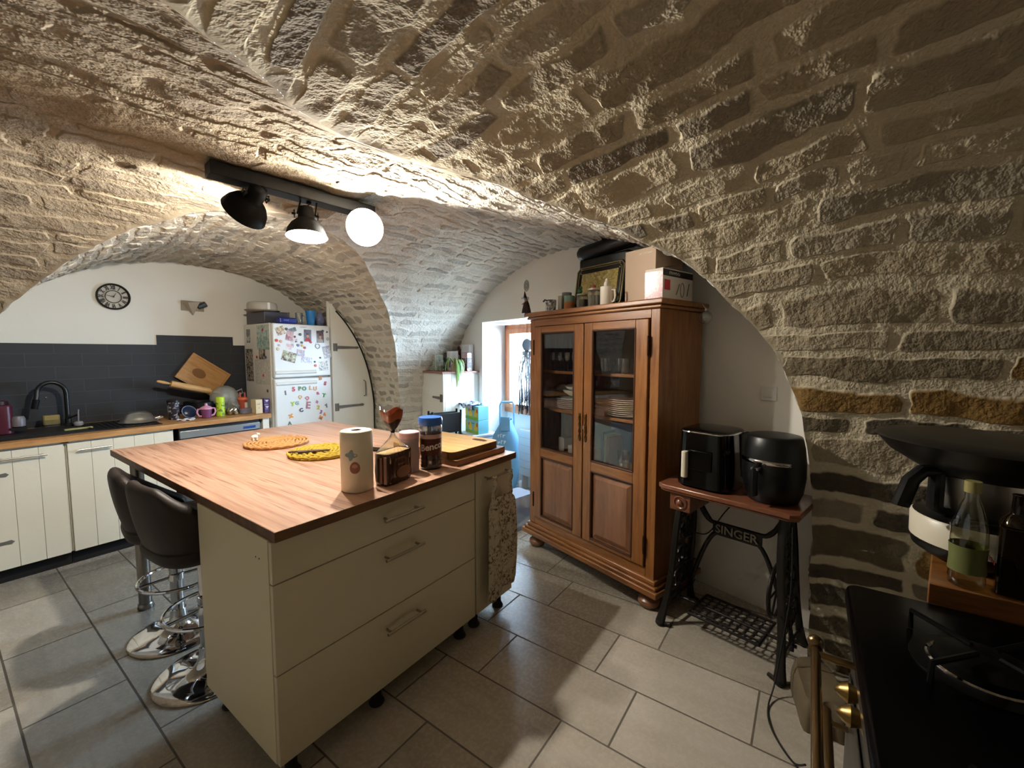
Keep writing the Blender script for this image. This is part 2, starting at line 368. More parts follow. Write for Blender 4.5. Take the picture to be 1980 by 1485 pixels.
def inX(x,y,z):
    a,b=spanX(x); u=(y-(a+b)/2)/((b-a)/2); s=np.maximum(z-VX['z0X'],0)/(VX['zX']-VX['z0X'])
    return np.abs(u)**np.where(u<0,VX['nXn'],VX['nX'])+s**(1/VX['mX'])-1
def section(z0,zc,n,mm,half,step,zlow=-.09,n2=None):
    """normalised section: list of (u, z, arclength), floor right -> crown -> floor left"""
    u=np.cos(np.linspace(0,PI,4001)); z=z0+(zc-z0)*np.maximum(0,1-np.abs(u)**np.where(u<0,n2 or n,n))**mm
    U=np.concatenate([[1.],u,[-1.]]); Z=np.concatenate([[zlow],z,[zlow]])
    ds=np.hypot(np.diff(U*half),np.diff(Z)); s=np.concatenate([[0],np.cumsum(ds)])
    k=max(4,int(s[-1]/step)); q=np.linspace(0,s[-1],k+1); return np.interp(q,s,U),np.interp(q,s,Z),q
def vnoise(P,sc,seed):
    Q=P*sc; I=np.floor(Q).astype(np.int64); F=Q-I; F=F*F*(3-2*F); out=0
    for dx in (0,1):
        for dy in (0,1):
            for dz in (0,1):
                h=((I[:,0]+dx)*73856093)^((I[:,1]+dy)*19349663)^((I[:,2]+dz)*83492791)^(seed*2654435761)
                h=(h^(h>>13))*1274126177&0x7fffffff; h=((h^(h>>16))&0xffff)/65535.
                out=out+h*(F[:,0] if dx else 1-F[:,0])*(F[:,1] if dy else 1-F[:,1])*(F[:,2] if dz else 1-F[:,2])
    return out-.5
def warp(P):
    o=P.copy()
    for k in range(3): o[:,k]+=.034*vnoise(P,2.1,11+k)+.022*vnoise(P,6.5,31+k)+.008*vnoise(P,17.,51+k)
    return o
def web(name,kind,a0,a1,step,mats,clip=True,zsplit=None,ulim=(-1,1),extra=None,warped=True):
    """one barrel piece along its axis from a0 to a1, cut where it would enter the other barrel"""
    if kind=='Y': U,Z,A=section(VX['z0Y'],VX['zY'],VX['nY'],VX['mY'],1.45,step)
    else: U,Z,A=section(VX['z0X'],VX['zX'],VX['nX'],VX['mX'],1.85,step,n2=VX['nXn'])
    sel=(U>=ulim[0]-1e-6)&(U<=ulim[1]+1e-6); U,Z,A=U[sel],Z[sel],A[sel]
    n=max(2,int(abs(a1-a0)/step)+1); ax=np.linspace(a0,a1,n)
    G,UU=np.meshgrid(ax,U,indexing='ij'); _,ZZ=np.meshgrid(ax,Z,indexing='ij'); _,AA=np.meshgrid(ax,A,indexing='ij')
    if kind=='Y':
        l,r=spanY(G); X=(l+r)/2+UU*(r-l)/2; Y=G
        ZZ=np.where(ZZ>VX['z0Y'],VX['z0Y']+(ZZ-VX['z0Y'])*(zcY(Y)-VX['z0Y'])/(VX['zY']-VX['z0Y']),ZZ)
    else:
        l,r=spanX(G); Y=(l+r)/2+UU*(r-l)/2; X=G
    P=np.stack([X.ravel(),Y.ravel(),ZZ.ravel()],1); uv=np.stack([G.ravel(),AA.ravel()],1)
    f=(inX if kind=='Y' else inY)(P[:,0],P[:,1],P[:,2]) if clip else np.ones(len(P))
    if extra is not None: f=np.minimum(f,extra(P))
    m=len(U); i,j=np.meshgrid(np.arange(n-1),np.arange(m-1),indexing='ij')
    q=np.stack([(i*m+j),(i*m+j+1),((i+1)*m+j+1),((i+1)*m+j)],-1).reshape(-1,4)
    ins=f[q]>=0; full=ins.all(1); part=ins.any(1)&~full
    faces=[tuple(x) for x in q[full].tolist()]; Pl=[];UVl=[];cache={};Fl=[]
    base=len(P)
    def cut(a,b):
        k=(a,b) if a<b else (b,a)
        if k not in cache:
            t=f[k[0]]/(f[k[0]]-f[k[1]]); Pl.append(P[k[0]]+(P[k[1]]-P[k[0]])*t); UVl.append(uv[k[0]]+(uv[k[1]]-uv[k[0]])*t); cache[k]=base+len(Pl)-1
        return cache[k]
    for fa in q[part].tolist():
        o=[]
        for a,b in zip(fa,fa[1:]+fa[:1]):
            if f[a]>=0: o.append(a)
            if (f[a]>=0)!=(f[b]>=0): o.append(cut(a,b))
        if len(o)>2: faces.append(tuple(o))
    if Pl: P=np.vstack([P,np.array(Pl)]); uv=np.vstack([uv,np.array(UVl)]); f=np.concatenate([f,np.zeros(len(Pl))])
    Pw=warp(P) if warped else P
    fade=np.clip(f/.028,0,1) if clip else np.ones(len(P))
    out=[]
    zc=np.array([P[list(fa),2].mean() for fa in faces])
    side=np.array([UVs for UVs in [0]])
    groups=[(name,np.ones(len(faces),bool),mats[0])]
    if zsplit:
        hi=zc>=zsplit[0]; groups=[(name,hi,mats[0])]
        xm=np.array([P[list(fa),0 if kind=='Y' else 1].mean() for fa in faces]); mid=xm.mean() if kind=='Y' else 1.8
        for nm,sg,mm_ in zsplit[1]:
            s_=(~hi)&((xm>(.9 if kind=='Y' else 1.8)) if sg>0 else (xm<=(.9 if kind=='Y' else 1.8))); groups.append((nm,s_,mm_))
    for nm,selF,mm_ in groups:
        fs=[faces[k] for k in np.nonzero(selF)[0]]
        if not fs: continue
        used=np.unique(np.array([v for fa in fs for v in fa])); mp=-np.ones(len(P),int); mp[used]=np.arange(len(used))
        me=bpy.data.meshes.new(nm); me.from_pydata(Pw[used].tolist(),[],[tuple(mp[v] for v in fa) for fa in fs]); me.materials.append(mm_)
        # normals point into the room
        c=np.array([1.4,1.6,1.2]); p0=me.polygons[len(me.polygons)//2]; 
        if Vector(p0.normal).dot(Vector(c)-p0.center)<0: me.flip_normals()
        ul=me.uv_layers.new(name='UVMap'); vi=np.zeros(len(me.loops),int); me.loops.foreach_get('vertex_index',vi)
        ul.data.foreach_set('uv',uv[used][vi].ravel()); at=me.attributes.new('fade','FLOAT','POINT'); at.data.foreach_set('value',fade[used].astype(np.float32))
        me.polygons.foreach_set('use_smooth',[True]*len(me.polygons)); me.update()
        o=bpy.data.objects.new(nm,me); COL.objects.link(o); struct(o); out.append(o)
    return out
QS=globals().get('QSTEP',1.0)
wallclip=lambda P:(np.array([PW.x,PW.y])@np.array([N.x,N.y])+.06)-(P[:,0]*N.x+P[:,1]*N.y)
web('ceiling','Y',-1.0,1.75,.0085*QS,[M_near],zsplit=(.60,[('wall_right',1,M_near),('wall_left',-1,M_near)]))
web('ceiling','Y',-2.6,-.99,.04,[M_near],clip=False,zsplit=(.60,[('wall_right',1,M_near),('wall_left',-1,M_near)]))
web('ceiling','Y',1.65,4.80,.0115*QS,[M_far])
web('ceiling','X',1.3,4.3,.0115*QS,[M_east],extra=wallclip)
web('ceiling','X',-1.0,1.5,.0105*QS,[M_west])
web('ceiling','X',-2.6,-.99,.04,[M_west],clip=False)
# ---------------------------------------------------------------- floor and plain walls
def plate(name,x0,x1,y0,y1,z0,z1,m): return struct(MB().box(x0,x1,y0,y1,z0,z1).build(name,m))
plate('floor',-2.8,5.0,-2.8,5.0,-.10,0,M_floor)
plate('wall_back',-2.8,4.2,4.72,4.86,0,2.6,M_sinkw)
plate('wall_front',-2.8,3.2,-2.74,-2.6,0,2.6,M_white)
plate('wall_west',-2.74,-2.6,-2.8,4.8,0,2.6,M_white)
# white wall with the window bay: local x right along the wall, y into it, origin at s=0
def WL(s): return -s
ws0,ws1,wtop=1.38,2.45,1.79
w=MB()
w.box(WL(4.4),WL(ws1),0,.12,0,2.5).box(WL(ws0),WL(-1.0),0,.12,0,2.5).box(WL(ws1),WL(ws0),0,.12,wtop,2.5)
o=w.build('wall_window_side',M_white); o.location=PW; o.rotation_euler=(0,0,RZ); struct(o)
w=MB(); t_=.46
w.box(WL(ws1)-.06,WL(ws1),0.12,t_,0,wtop+.06).box(WL(ws0),WL(ws0)+.06,.12,t_,0,wtop+.06).box(WL(ws1),WL(ws0),.12,t_,wtop,wtop+.06)
w.box(WL(ws1)-.3,WL(ws0)+.3,.34,.46,0,.80)
w.box(WL(ws1)-.3,WL(ws1)+.0,.36,.46,.80,2.3); w.box(WL(ws0),WL(ws0)+.3,.36,.46,.80,2.3)
o=w.build('wall_window_bay',M_reveal); o.location=PW; o.rotation_euler=(0,0,RZ); struct(o)
# window
win=struct(bpy.data.objects.new('window_1',None)); COL.objects.link(win); win.location=PW; win.rotation_euler=(0,0,RZ)
fx0,fx1,fz0,fz1,fy=WL(ws1)+.003,WL(ws0)-.003,.80,wtop-.02,.30
f=MB(); 
f.box(fx0,fx0+.055,fy,fy+.06,fz0,fz1).box(fx1-.055,fx1,fy,fy+.06,fz0,fz1).box(fx0,fx1,fy,fy+.06,fz1-.055,fz1).box(fx0,fx1,fy,fy+.06,fz0,fz0+.055)
f.build('window_frame',M_frame,win,bev=.004)
for a,b in ((fx0+.055,(fx0+fx1)/2-.002),((fx0+fx1)/2+.002,fx1-.055)):
    g=MB(); q=.05
    g.box(a,a+q,fy-.015,fy+.03,fz0+.05,fz1-.05).box(b-q,b,fy-.015,fy+.03,fz0+.05,fz1-.05).box(a+q,b-q,fy-.015,fy+.03,fz1-.10,fz1-.05).box(a+q,b-q,fy-.015,fy+.03,fz0+.05,fz0+.10)
    sa=g.build('sash',M_frame,win,bev=.004)
    MB().box(a+q,b-q,fy+.005,fy+.010,fz0+.10,fz1-.10).build('pane',M_wglass,sa)
# bright daylight terrace seen outside
plate('ground_outside',4.3,9.5,-1.5,7,-.25,-.12,mt('terrace','c9c6bd',.8))
def winportal():
    l=bpy.data.lights.new('window_daylight','AREA'); l.shape='RECTANGLE'; l.size=.98; l.size_y=.95; l.cycles.is_portal=True
    o=bpy.data.objects.new('window_daylight',l); COL.objects.link(o)
    c=PW+D*((ws0+ws1)/2)+N*.40; o.location=(c.x,c.y,1.29); o.rotation_euler=(PI/2,0,RZ+PI); 
    o.rotation_euler=(-N).to_track_quat('-Z','Y').to_euler()
winportal()
# ---------------------------------------------------------------- ceiling spot bar
def aim(v): return Vector(v).to_track_quat('Z','Y').to_matrix().to_4x4()
M_shadein=mt('shade_inner','f4efe2',.5); M_shade=mt('shade_outer','0a0908',.75,spec=.2)
M_bulb=mt('bulb','ffffff',.3,emit=(1,.93,.78),es=22.0)
tr=thing('spot_light_bar','black ceiling bar with three dome spot heads above the island','ceiling light',(1.19,2.18,2.25),math.atan2(-.08,.78))
b=MB(); b.box(-.40,.40,-.045,.045,-.004,.055); b.build('bar',mt('bar_black','17181c',.45,.4),tr,bev=.003)
b=MB(); b.box(-.40,.40,.046,.049,.0,.06); 
def spot(bx,pos,axis,on=True,roll=0):
    """bx: place along the bar, pos: shade neck, axis: direction the light goes"""
    inv=(tr_m.inverted())
    ax=(inv.to_3x3()@Vector(axis)).normalized(); p=inv@Vector(pos); M=T(*p)@aim(ax)
    side=M.to_3x3()@Vector((1,0,0)); 
    h=MB(); pr=[(.0,-.052),(.022,-.052),(.034,-.046),(.038,-.02),(.040,.012),(.052,.022),(.074,.042),(.091,.070),(.099,.100),(.1005,.106)]
    h.lathe(pr,40,0,M,cap=False); h.lathe([(r-.002,z+ (0.002 if i<len(pr)-1 else 0)) for i,(r,z) in enumerate(pr)],40,1,M,cap=False)
    hd=h.build('lamp_shade',[M_shade,M_shadein],tr,ang=60)
    k=MB(); zt=0.0
    for sg in (-1,1):
        q=M@Vector((sg*.042,0,-.01)); top=Vector((bx+ (q.x-p.x)*.9,(q.y-p.y)*.9,zt)); k.tube([q,q+(top-q)*.35,top],.004,6)
    top=Vector((bx,0,zt)); k.lathe([(.012,-.012),(.012,0)],12,0,T(*top)); 
    k.tube([M@Vector((0,0,-.05)),(M@Vector((0,0,-.05)))+Vector((.02,.01,.02)),Vector((bx,0,0))],.0025,5)
    k.build('bracket',M_shade,tr)
    for sg in (-1,1):
        w=MB(); c=M@Vector((sg*.055,0,-.01)); W_=T(*c)@M.to_3x3().to_4x4()@Ry(PI/2)
        w.lathe([(.006,-.012),(.006,.006)],8,0,W_)
        w.tube([W_@Vector((.014*math.cos(a),.014*math.sin(a),0)) for a in [2*PI*i/12 for i in range(12)]],.003,5,closed=True)
        for a in range(5): w.ball(W_@Vector((.017*math.cos(a*2*PI/5),.017*math.sin(a*2*PI/5),0)),.0045,seg=6,rings=4)
        w.build('wing_nut',M_black,tr)
    bl=MB().ball(M@Vector((0,0,.036)),(.022,.022,.022)); bl.lathe([(.013,-.03),(.014,.02)],12,0,M); bl.build('bulb',M_bulb,tr)
    return tr_m@(M@Vector((0,0,.060)))
bpy.context.view_layer.update(); tr_m=tr.matrix_world.copy()
Fv=Vector((math.cos(math.radians(35.4)),math.sin(math.radians(35.4)),0)); Rv=Vector((Fv.y,-Fv.x,0))
L1=spot(-.20,(.965,2.175,2.195),-.80*Rv+.38*Fv-Vector((0,0,.62)))
L2=spot(.04,(1.21,2.17,2.165),-.10*Fv+.05*Rv-Vector((0,0,1)))
L3=spot(.32,(1.505,2.125,2.160),-.84*Fv+.50*Rv-Vector((0,0,.12)))
for i,(p,e) in enumerate(((L1,74),(L2,46),(L3,124))):
    add_light('spot_bulb','POINT',p,e,LAMPC,shadow_soft_size=.03)
# ---------------------------------------------------------------- island
isl=thing('kitchen_island','cream drawer unit of the island with three long drawers under the wooden top','cabinet',(.606,1.365,0))
w_,d_=.99,.60
def feet(parent,pts,h=.10):
    for x,y in pts:
        MB().lathe([(.030,0),(.032,.006),(.024,.02),(.020,.03),(.020,.075),(.034,.092),(.034,h)],18,0,T(x,y,0)).build('foot',M_blackm,parent)
b=MB(); b.box(0,.018,.02,d_,.10,.865).box(w_-.018,w_,.02,d_,.10,.865).box(.018,w_-.018,.02,d_,.10,.118).box(.018,w_-.018,d_-.01,d_,.118,.865).box(.018,w_-.018,.02,d_,.845,.865)
b.box(.018,w_-.018,.022,.03,.118,.845,1)
for dx in (-.012,.012): b.lathe([(.0025,0),(.0025,.0012)],8,1,T(-.0008,.09+dx,.79)@Ry(-PI/2))
b.build('carcass',[M_cream,M_gap],isl,bev=.001)
def handle(parent,x0,x1,z,y=-.033,r=.006,m=None):
    h=MB(); h.cyl((x0,y,z),(x1,y,z),r); 
    for x in (x0+.02*(1 if x1-x0>.1 else .5),x1-.02): h.cyl((x,y,z),(x,0,z),r*.8)
    return h.build('handle',m or mt('handle_steel','a89f8b',.32,.75),parent)
for z0,z1,hz in ((.722,.860,.80),(.415,.718,.64),(.100,.411,.335)):
    dr=MB().box(.002,w_-.003,0,.019,z0,z1).build('drawer',M_creamf,isl,bev=.0015); handle(dr,.415,.615,hz)
feet(isl,[(.06,.05),(.06,.54),(.42,.06),(.42,.54),(.93,.06),(.93,.54)])
nar=thing('narrow_cabinet','narrow cream island cabinet with a floral apron hanging on its door handle','cabinet',(1.600,1.365,0))
w2=.315
b=MB(); b.box(0,.018,.02,d_,.10,.865).box(w2-.018,w2,.02,d_,.10,.865).box(.018,w2-.018,.02,d_,.10,.118).box(.018,w2-.018,d_-.01,d_,.118,.865).box(.018,w2-.018,.02,d_,.845,.865)
b.build('carcass',[M_cream,M_gap],nar,bev=.001)
dr=MB().box(.003,w2,0,.019,.100,.860).build('door',M_creamf,nar,bev=.0015); handle(dr,.055,.275,.812)
feet(nar,[(.05,.06),(.05,.54),(.26,.06),(.26,.54)])
top=thing('island_worktop','large striped wooden worktop overhanging the cream island cabinets','worktop',(.612,1.39,.865))
MB().box(0,1.318,-.045,1.90,.0,.035).build('top_board',[M_top],top,bev=.0015)
eb=MB(); eb.box(-.001,1.319,-.0465,-.045,.001,.0345).box(-.0015,0,-.045,1.90,.001,.0345).box(1.318,1.3195,-.045,1.90,.001,.0345).box(0,1.318,1.90,1.9015,.001,.0345)
eb.build('edge_band',M_topedge,top)
lg=thing('table_leg','round steel leg carrying the far end of the island worktop','table leg',(.672,3.06,0))
MB().lathe([(.036,0),(.038,.01),(.034,.03),(.030,.034),(.030,.845),(.045,.850),(.045,.8645)],26,0).build('post',mt('leg_steel','8f8a84',.3,1.0),lg)
lg2=dup(lg,(1.86,3.20,0),label='steel leg under the far right corner of the island worktop')
# apron
def apron_mat():
    m,t,b=new_mat('floral_cloth'); ob=t.obj()
    v=t.nd('ShaderNodeTexVoronoi',feature='F1'); t.put(v.inputs['Vector'],t.noise(ob,9,2,.5,0,True)); v.inputs['Scale'].default_value=6
    n=t.noise(ob,48,4,.7,1.2); n2=t.noise(ob,15,2)
    f=t.m('MULTIPLY',t.ss(n,.50,.56),t.ss(n2,.36,.46))
    c=t.mix(f,lin('cbbfa6'),t.ramp(t.noise(ob,30,2),[(.4,lin('5b4a35')),(.6,lin('7d6b4b'))])); t.put(b.inputs['Base Color'],c); b.inputs['Roughness'].default_value=.9
    t.put(b.inputs['Normal'],t.bump(t.noise(ob,300,2),.2,.001)); return m
ap=thing('floral_apron','floral cloth apron hanging by its straps from the narrow island door handle','apron',(1.600,1.330,0))
def fold(x,z,a=.005): return a*math.sin(x*46)*(.4+.6*min(1,(.78-z)*2))+.003*math.sin(x*110+z*9)
def apf(u,v):
    z=.700-.52*v; hw=.114+.006*math.sin(v*3)+.008*v
    if v<.08: hw-=.03*(1-v/.08)
    x=.160+(2*u-1)*hw+.006*v; return (x,-.013+fold(x,z)-.010*math.sin(v*PI)-.006*v,z-(.012*math.sin(u*PI*3) if v>.98 else 0)+.05*(u-.5)*v)
b=MB(); b.grid(apf,26,30); o=b.build('bib',apron_mat(),ap); sm=o.modifiers.new('s','SOLIDIFY'); sm.thickness=.003
for xt,xb in ((.088,.078),(.222,.232)):
    b=MB()
    def sf(u,v,xt=xt,xb=xb):   # up from the bib, over the handle bar
        if v<.8: t=v/.8; return (xb+(xt-xb)*t+(u-.5)*(.030-.006*math.sin(t*7)),-.020-.004*math.sin(t*8+xt*30)-.008*t,.695+.118*t)
        t=(v-.8)/.2; return (xt+(u-.5)*.028,-.030+.014*t,.813+.012*math.sin(t*PI*.8))
    b.grid(sf,5,18)
    o=b.build('strap',bpy.data.materials['floral_cloth'],ap); sm=o.modifiers.new('s','SOLIDIFY'); sm.thickness=.004
# ---------------------------------------------------------------- bar stools
M_leather=mt('brown_leather','2b211c',.52,bump=.15,bscale=90,var=.1)
def stool(x,y,rz,label,dz=0.0):
    st=thing('bar_stool',label,'stool',(x,y,0),rz,'brown leather bar stools at the island')
    MB().lathe([(.205,0),(.207,.004),(.200,.009),(.150,.013),(.095,.022),(.060,.038),(.043,.065),(.035,.10),(.034,.13)],48).build('base',M_chrome,st,ang=50)
    MB().lathe([(.0285,.10),(.0285,.34),(.031,.345),(.031,.37),(.024,.375),(.024,.50+dz),(.05,.52+dz),(.06,.545+dz)],28).build('column',M_chrome,st)
    r=MB(); n=40
    r.tube([(.02+.165*math.cos(a)*1.05,.175*math.sin(a),.30) for a in [2*PI*i/n for i in range(n)]],.0085,8,closed=True)
    r.lathe([(.030,.285),(.034,.288),(.034,.322),(.030,.325)],20); r.cyl((-.03,0,.305),(-.155,0,.300),.007); r.cyl((.03,0,.305),(.19,0,.300),.007)
    r.build('footrest',M_chrome,st)
    # tub seat: cushion plus wrapping back (back on local -x)
    c=MB(); 
    def cu(u,v):
        a=2*PI*u; rr=[.02,.12,.185,.205,.205,.19,.15,.06][int(round(v*7))]; z=[.640,.642,.636,.622,.585,.562,.548,.545][int(round(v*7))]
        k=1/ (abs(math.cos(a))**4+abs(math.sin(a))**4)**.25; return (rr*k*math.cos(a)*.95,rr*k*math.sin(a)*.96,z+dz)
    c.grid(cu,32,8,cu=True); c.build('seat',M_leather,st,sub=1)
    b=MB()
    def bk(u,v):
        th=PI+(u-.5)*math.radians(238); w=abs(u-.5)*2
        ht=.905-.24*max(0,(w-.3)/.7)**.9; zb=.555
        # section loop: outer up, over the top, inner down
        q=v*1.0
        if q<.5: t=q/.5; z=zb+(ht-.018-zb)*t; off=.212-.045*(1-t)**2.2; 
        elif q<.62: t=(q-.5)/.12; z=ht-.018+.018*math.sin(t*PI); off=.212-.050*t
        else: t=(q-.62)/.38; z=ht-.018-(ht-.63)*t; off=.162+.012*t
        k=1/(abs(math.cos(th))**3.2+abs(math.sin(th))**3.2)**(1/3.2)
        e=1-.5*max(0,(w-.93)/.07)*0
        return (off*k*math.cos(th)*1.0-.02*(z-.555)/.35,off*k*math.sin(th)*1.04,z+dz)
    b.grid(bk,34,22); 
    L=len(b.v)
    for i in (0,33): b.f.append(tuple(i*22+j for j in range(22))); b.mi.append(0)
    b.build('backrest',M_leather,st,sub=1,ang=70)
    MB().cyl((.0,.03,.54+dz),(.06,.17,.52+dz),.005).build('height_lever',M_black,st)
    return st
stool(.69,2.20,math.radians(4),'brown leather bar stool nearest the cream island side panel, larger in view',.03)
stool(.71,2.65,math.radians(-6),'brown leather bar stool behind the nearer one, beside the steel table leg')
# ---------------------------------------------------------------- display cabinet
dc=thing('display_cabinet','tall oak display cabinet with two glazed doors against the white wall','cabinet',tuple(wp(.49,0)),RZ)
X0,X1,DP=-.54,.54,.44
b=MB(); b.box(X0,X0+.022,.02,DP,.18,1.70).box(X1-.022,X1,.02,DP,.18,1.70); b.box(X0,X0+.055,0,.03,.18,1.70).box(X1-.055,X1,0,.03,.18,1.70)
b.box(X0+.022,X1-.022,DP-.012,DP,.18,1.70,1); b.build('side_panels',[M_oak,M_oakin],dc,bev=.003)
for q in ((X0+.055,X1-.055,0,.03,1.652,1.70),(X0+.055,X1-.055,0,.03,.18,.236)): MB().box(*q).build('rail',M_oakh,dc,bev=.002)
MB().box(X0,X1,.0,DP,1.7005,1.7025).build('cabinet_roof',M_oakh,dc); MB().box(X0+.022,X1-.022,.03,DP-.012,.22,.24).build('cabinet_floor',M_oakh,dc)
b=MB(); b.box(X0-.035,X1+.035,-.035,DP+.01,1.722,1.752).box(X0-.018,X1+.018,-.018,DP,1.702,1.722); b.build('cornice',M_oakh,dc,bev=.007)
b=MB(); b.box(X0-.045,X1+.045,-.045,DP,.100,.135).box(X0-.030,X1+.030,-.030,DP,.135,.155).box(X0-.015,X1+.015,-.015,DP,.155,.182); b.build('plinth_moulding',M_oakh,dc,bev=.006)
for x,y in ((X0+.05,.035),(X1-.05,.035),(X0+.05,DP-.06),(X1-.05,DP-.06)):
    MB().lathe([(.03,0),(.052,.010),(.062,.028),(.060,.046),(.045,.060),(.030,.072),(.034,.085),(.034,.10)],28,0,T(x,y,0)).build('bun_foot',M_oakp,dc)
for z in (1.32,1.04): MB().box(X0+.024,X1-.024,.10,DP-.014,z-.009,z+.009).build('shelf',M_oakh,dc,bev=.002)
MB().box(X0+.024,X1-.024,.045,DP-.014,.715,.735).build('shelf',M_oakh,dc,bev=.002)
def cdoor(x0,x1,gx0,gx1,sg):
    z0,z1=.24,1.648; zg0,zg1,zp0,zp1=.772,1.60,.265,.705
    f=MB(); y0,y1=-.012,.014
    f.box(x0,gx0,y0,y1,z0,z1).box(gx1,x1,y0,y1,z0,z1)
    d=f.build('door',M_oak,dc,bev=.004)
    for za,zb in ((zg1,z1),(zp1,zg0),(z0,zp0)): MB().box(gx0,gx1,y0,y1,za,zb).build('rail',M_oakh,d,bev=.003)
    MB().box(gx0-.004,gx1+.004,.000,.004,zg0-.004,zg1+.004).build('glass',M_glass,d)
    p=MB(); e=.0
    p.box(gx0,gx1,.004,.010,zp0,zp1)
    i=.03; a,b_,c,e_=gx0+.012,gx1-.012,zp0+.012,zp1-.012
    vs=[(a,.004,c),(b_,.004,c),(b_,.004,e_),(a,.004,e_),(a+i,-.008,c+i),(b_-i,-.008,c+i),(b_-i,-.008,e_-i),(a+i,-.008,e_-i)]
    p.add(vs,[(4,5,6,7),(0,1,5,4),(1,2,6,5),(2,3,7,6),(3,0,4,7)])
    p.build('raised_panel',M_oakp,d,ang=10)
    mo=MB(); r=.008
    for (ax,az,bx,bz) in ((gx0,zp0,gx1,zp0),(gx0,zp1,gx1,zp1),(gx0,zp0,gx0,zp1),(gx1,zp0,gx1,zp1),(gx0,zg0,gx1,zg0),(gx0,zg1,gx1,zg1),(gx0,zg0,gx0,zg1),(gx1,zg0,gx1,zg1)):
        mo.cyl((ax,-.007,az),(bx,-.007,bz),r,seg=8)
    mo.build('beading',mt('oak_beading_shadow','42220f',.4),d)  # dark brown paints the bead shadows into the colour as outlines
    ex=x1-.022 if sg<0 else x0+.022; es=MB()
    n=12
    for k in (0,1):
        es.tube([(ex+.006*math.sin(i*1.1+k*PI),-.016,.895+.17*i/n) for i in range(n+1)],[.003+.002*math.sin(i*1.9)**2 for i in range(n+1)],6)
    for zz in (.90,.98,1.06): es.ball((ex,-.016,zz),(.009,.004,.014),seg=10,rings=6)
    es.build('escutcheon',mt('old_brass','6b4c28',.45,.9),d)
    hx=x0 if sg<0 else x1
    for zz in (.37,1.50): h=MB(); h.cyl((hx+sg*.002,-.012,zz-.045),(hx+sg*.002,-.012,zz+.045),.007,seg=10); h.ball((hx+sg*.002,-.012,zz+.05),.007,seg=8,rings=6); h.ball((hx+sg*.002,-.012,zz-.05),.007,seg=8,rings=6); h.build('hinge',mt('dark_hinge','3a2417',.4,.8),d)
cdoor(-.483,-.002,-.405,-.085,-1)
cdoor(.006,.476,.075,.393,1)
kk=MB(); kk.cyl((.030,-.03,.985),(.030,-.012,.985),.003,seg=8); kk.tube([(.030,-.03+.0*math.cos(a),.985+.010*math.sin(a)) for a in (0,)]+[(.030,-.035,.985)],.004,6); kk.box(.027,.033,-.038,-.03,.975,.995); kk.build('key',M_steel,dc)
# ---------------------------------------------------------------- sink run
M_door=mt('plank_white','d9d2bf',.5,bump=.15,bscale=35,var=.04); M_strap=mt('strap_iron','6f6b64',.5,.15)
def plank_door(parent,x0,x1,z0,z1,y,n,name='door',m=None,handle_=None,strap=None):
    b=MB(); wv=(x1-x0)/n
    for i in range(n): b.box(x0+i*wv+.0008,x0+(i+1)*wv-.0008,y,y+.018,z0,z1)
    b.box(x0,x1,y+.006,y+.016,z0,z1)
    return b.build(name,m or M_door,parent,bev=.0015)
def strap_hinge(parent,x0,x1,z,y,flip=False,plate_=True,m=None):
    s=MB(); sx=1 if x1>x0 else -1; L=abs(x1-x0)
    pts=[(0,-.017),(L*.8,-.010),(L*.93,-.013),(L,0),(L*.93,.013),(L*.8,.010),(0,.017)]
    s.prism([(x,z_) for x,z_ in pts],0,.003,0,T(x0,y,z)@S(sx,1,1)@Rx(PI/2))
    if plate_: s.box(x0-sx*.038 if sx>0 else x0,x0 if sx>0 else x0+.038,y-.004,y,z-.04,z+.04); s.cyl((x0,y-.006,z-.04),(x0,y-.006,z+.04),.006,seg=8)
    for k in (.2,.5,.8): s.ball((x0+sx*L*k,y-.004,z),.003,seg=6,rings=4)
    return s.build('strap_hinge',m or M_strap,parent)
def base_unit(name,label,x0,x1,doors):
    u=thing(name,label,'cabinet',(x0,4.07,0)); w=x1-x0
    b=MB(); b.box(0,.018,.02,.60,.10,.865).box(w-.018,w,.02,.60,.10,.865).box(.018,w-.018,.02,.60,.10,.118).box(.018,w-.018,.58,.60,.118,.865).box(.018,w-.018,.022,.03,.12,.84,1)
    b.box(0,w,.02,.035,.850,.865); b.build('carcass',[M_paint,M_gap],u,bev=.001)
    b=MB().box(0,w,.06,.075,.0,.098); b.build('plinth',M_gap,u)
    for a,c,n,hs,st in doors:
        d=plank_door(u,a-x0,c-x0,.100,.850,0,n)
        h=handle(d,hs[0]-x0,hs[1]-x0,.800,y=-.03,r=.006,m=M_steel)
        for zz in (.70,.27): strap_hinge(d,(st[0]-x0),(st[1]-x0),zz,0,plate_=False)
    return u
base_unit('sink_cabinet','white plank cabinet below the sink with dark strap hinges and bar handle',.07,.535,[(.075,.527,4,(.24,.45),(.085,.285))])
base_unit('plank_cabinet','white plank cabinet to the left of the dishwasher, half behind the worktop',.538,1.130,[(.545,1.12,5,(.59,.76),(1.11,.80))])
dw=thing('dishwasher','steel fronted dishwasher under the wooden counter beside the fridge','dishwasher',(1.165,4.07,0))
MB().box(0,.60,.02,.58,.10,.862).build('body',mt('dw_body','3b3a38',.4,.5),dw,bev=.002)
MB().box(.002,.598,-.002,.02,.12,.745).build('door',mt('dw_steel','8f9191',.3,.9),dw,bev=.003)
cp=MB().box(.002,.598,-.004,.02,.775,.835).build('control_panel',mt('dw_panel','b7bcbe',.3,.8),dw,bev=.003)
MB().box(.46,.56,-.006,-.003,.79,.812).build('display',mt('dw_disp','2b4a8c',.2),dw)
MB().box(.002,.598,-.018,.0,.748,.770).build('handle',M_steel,dw,bev=.004)
MB().box(0,.60,.05,.06,0,.10).build('plinth',M_gap,dw)
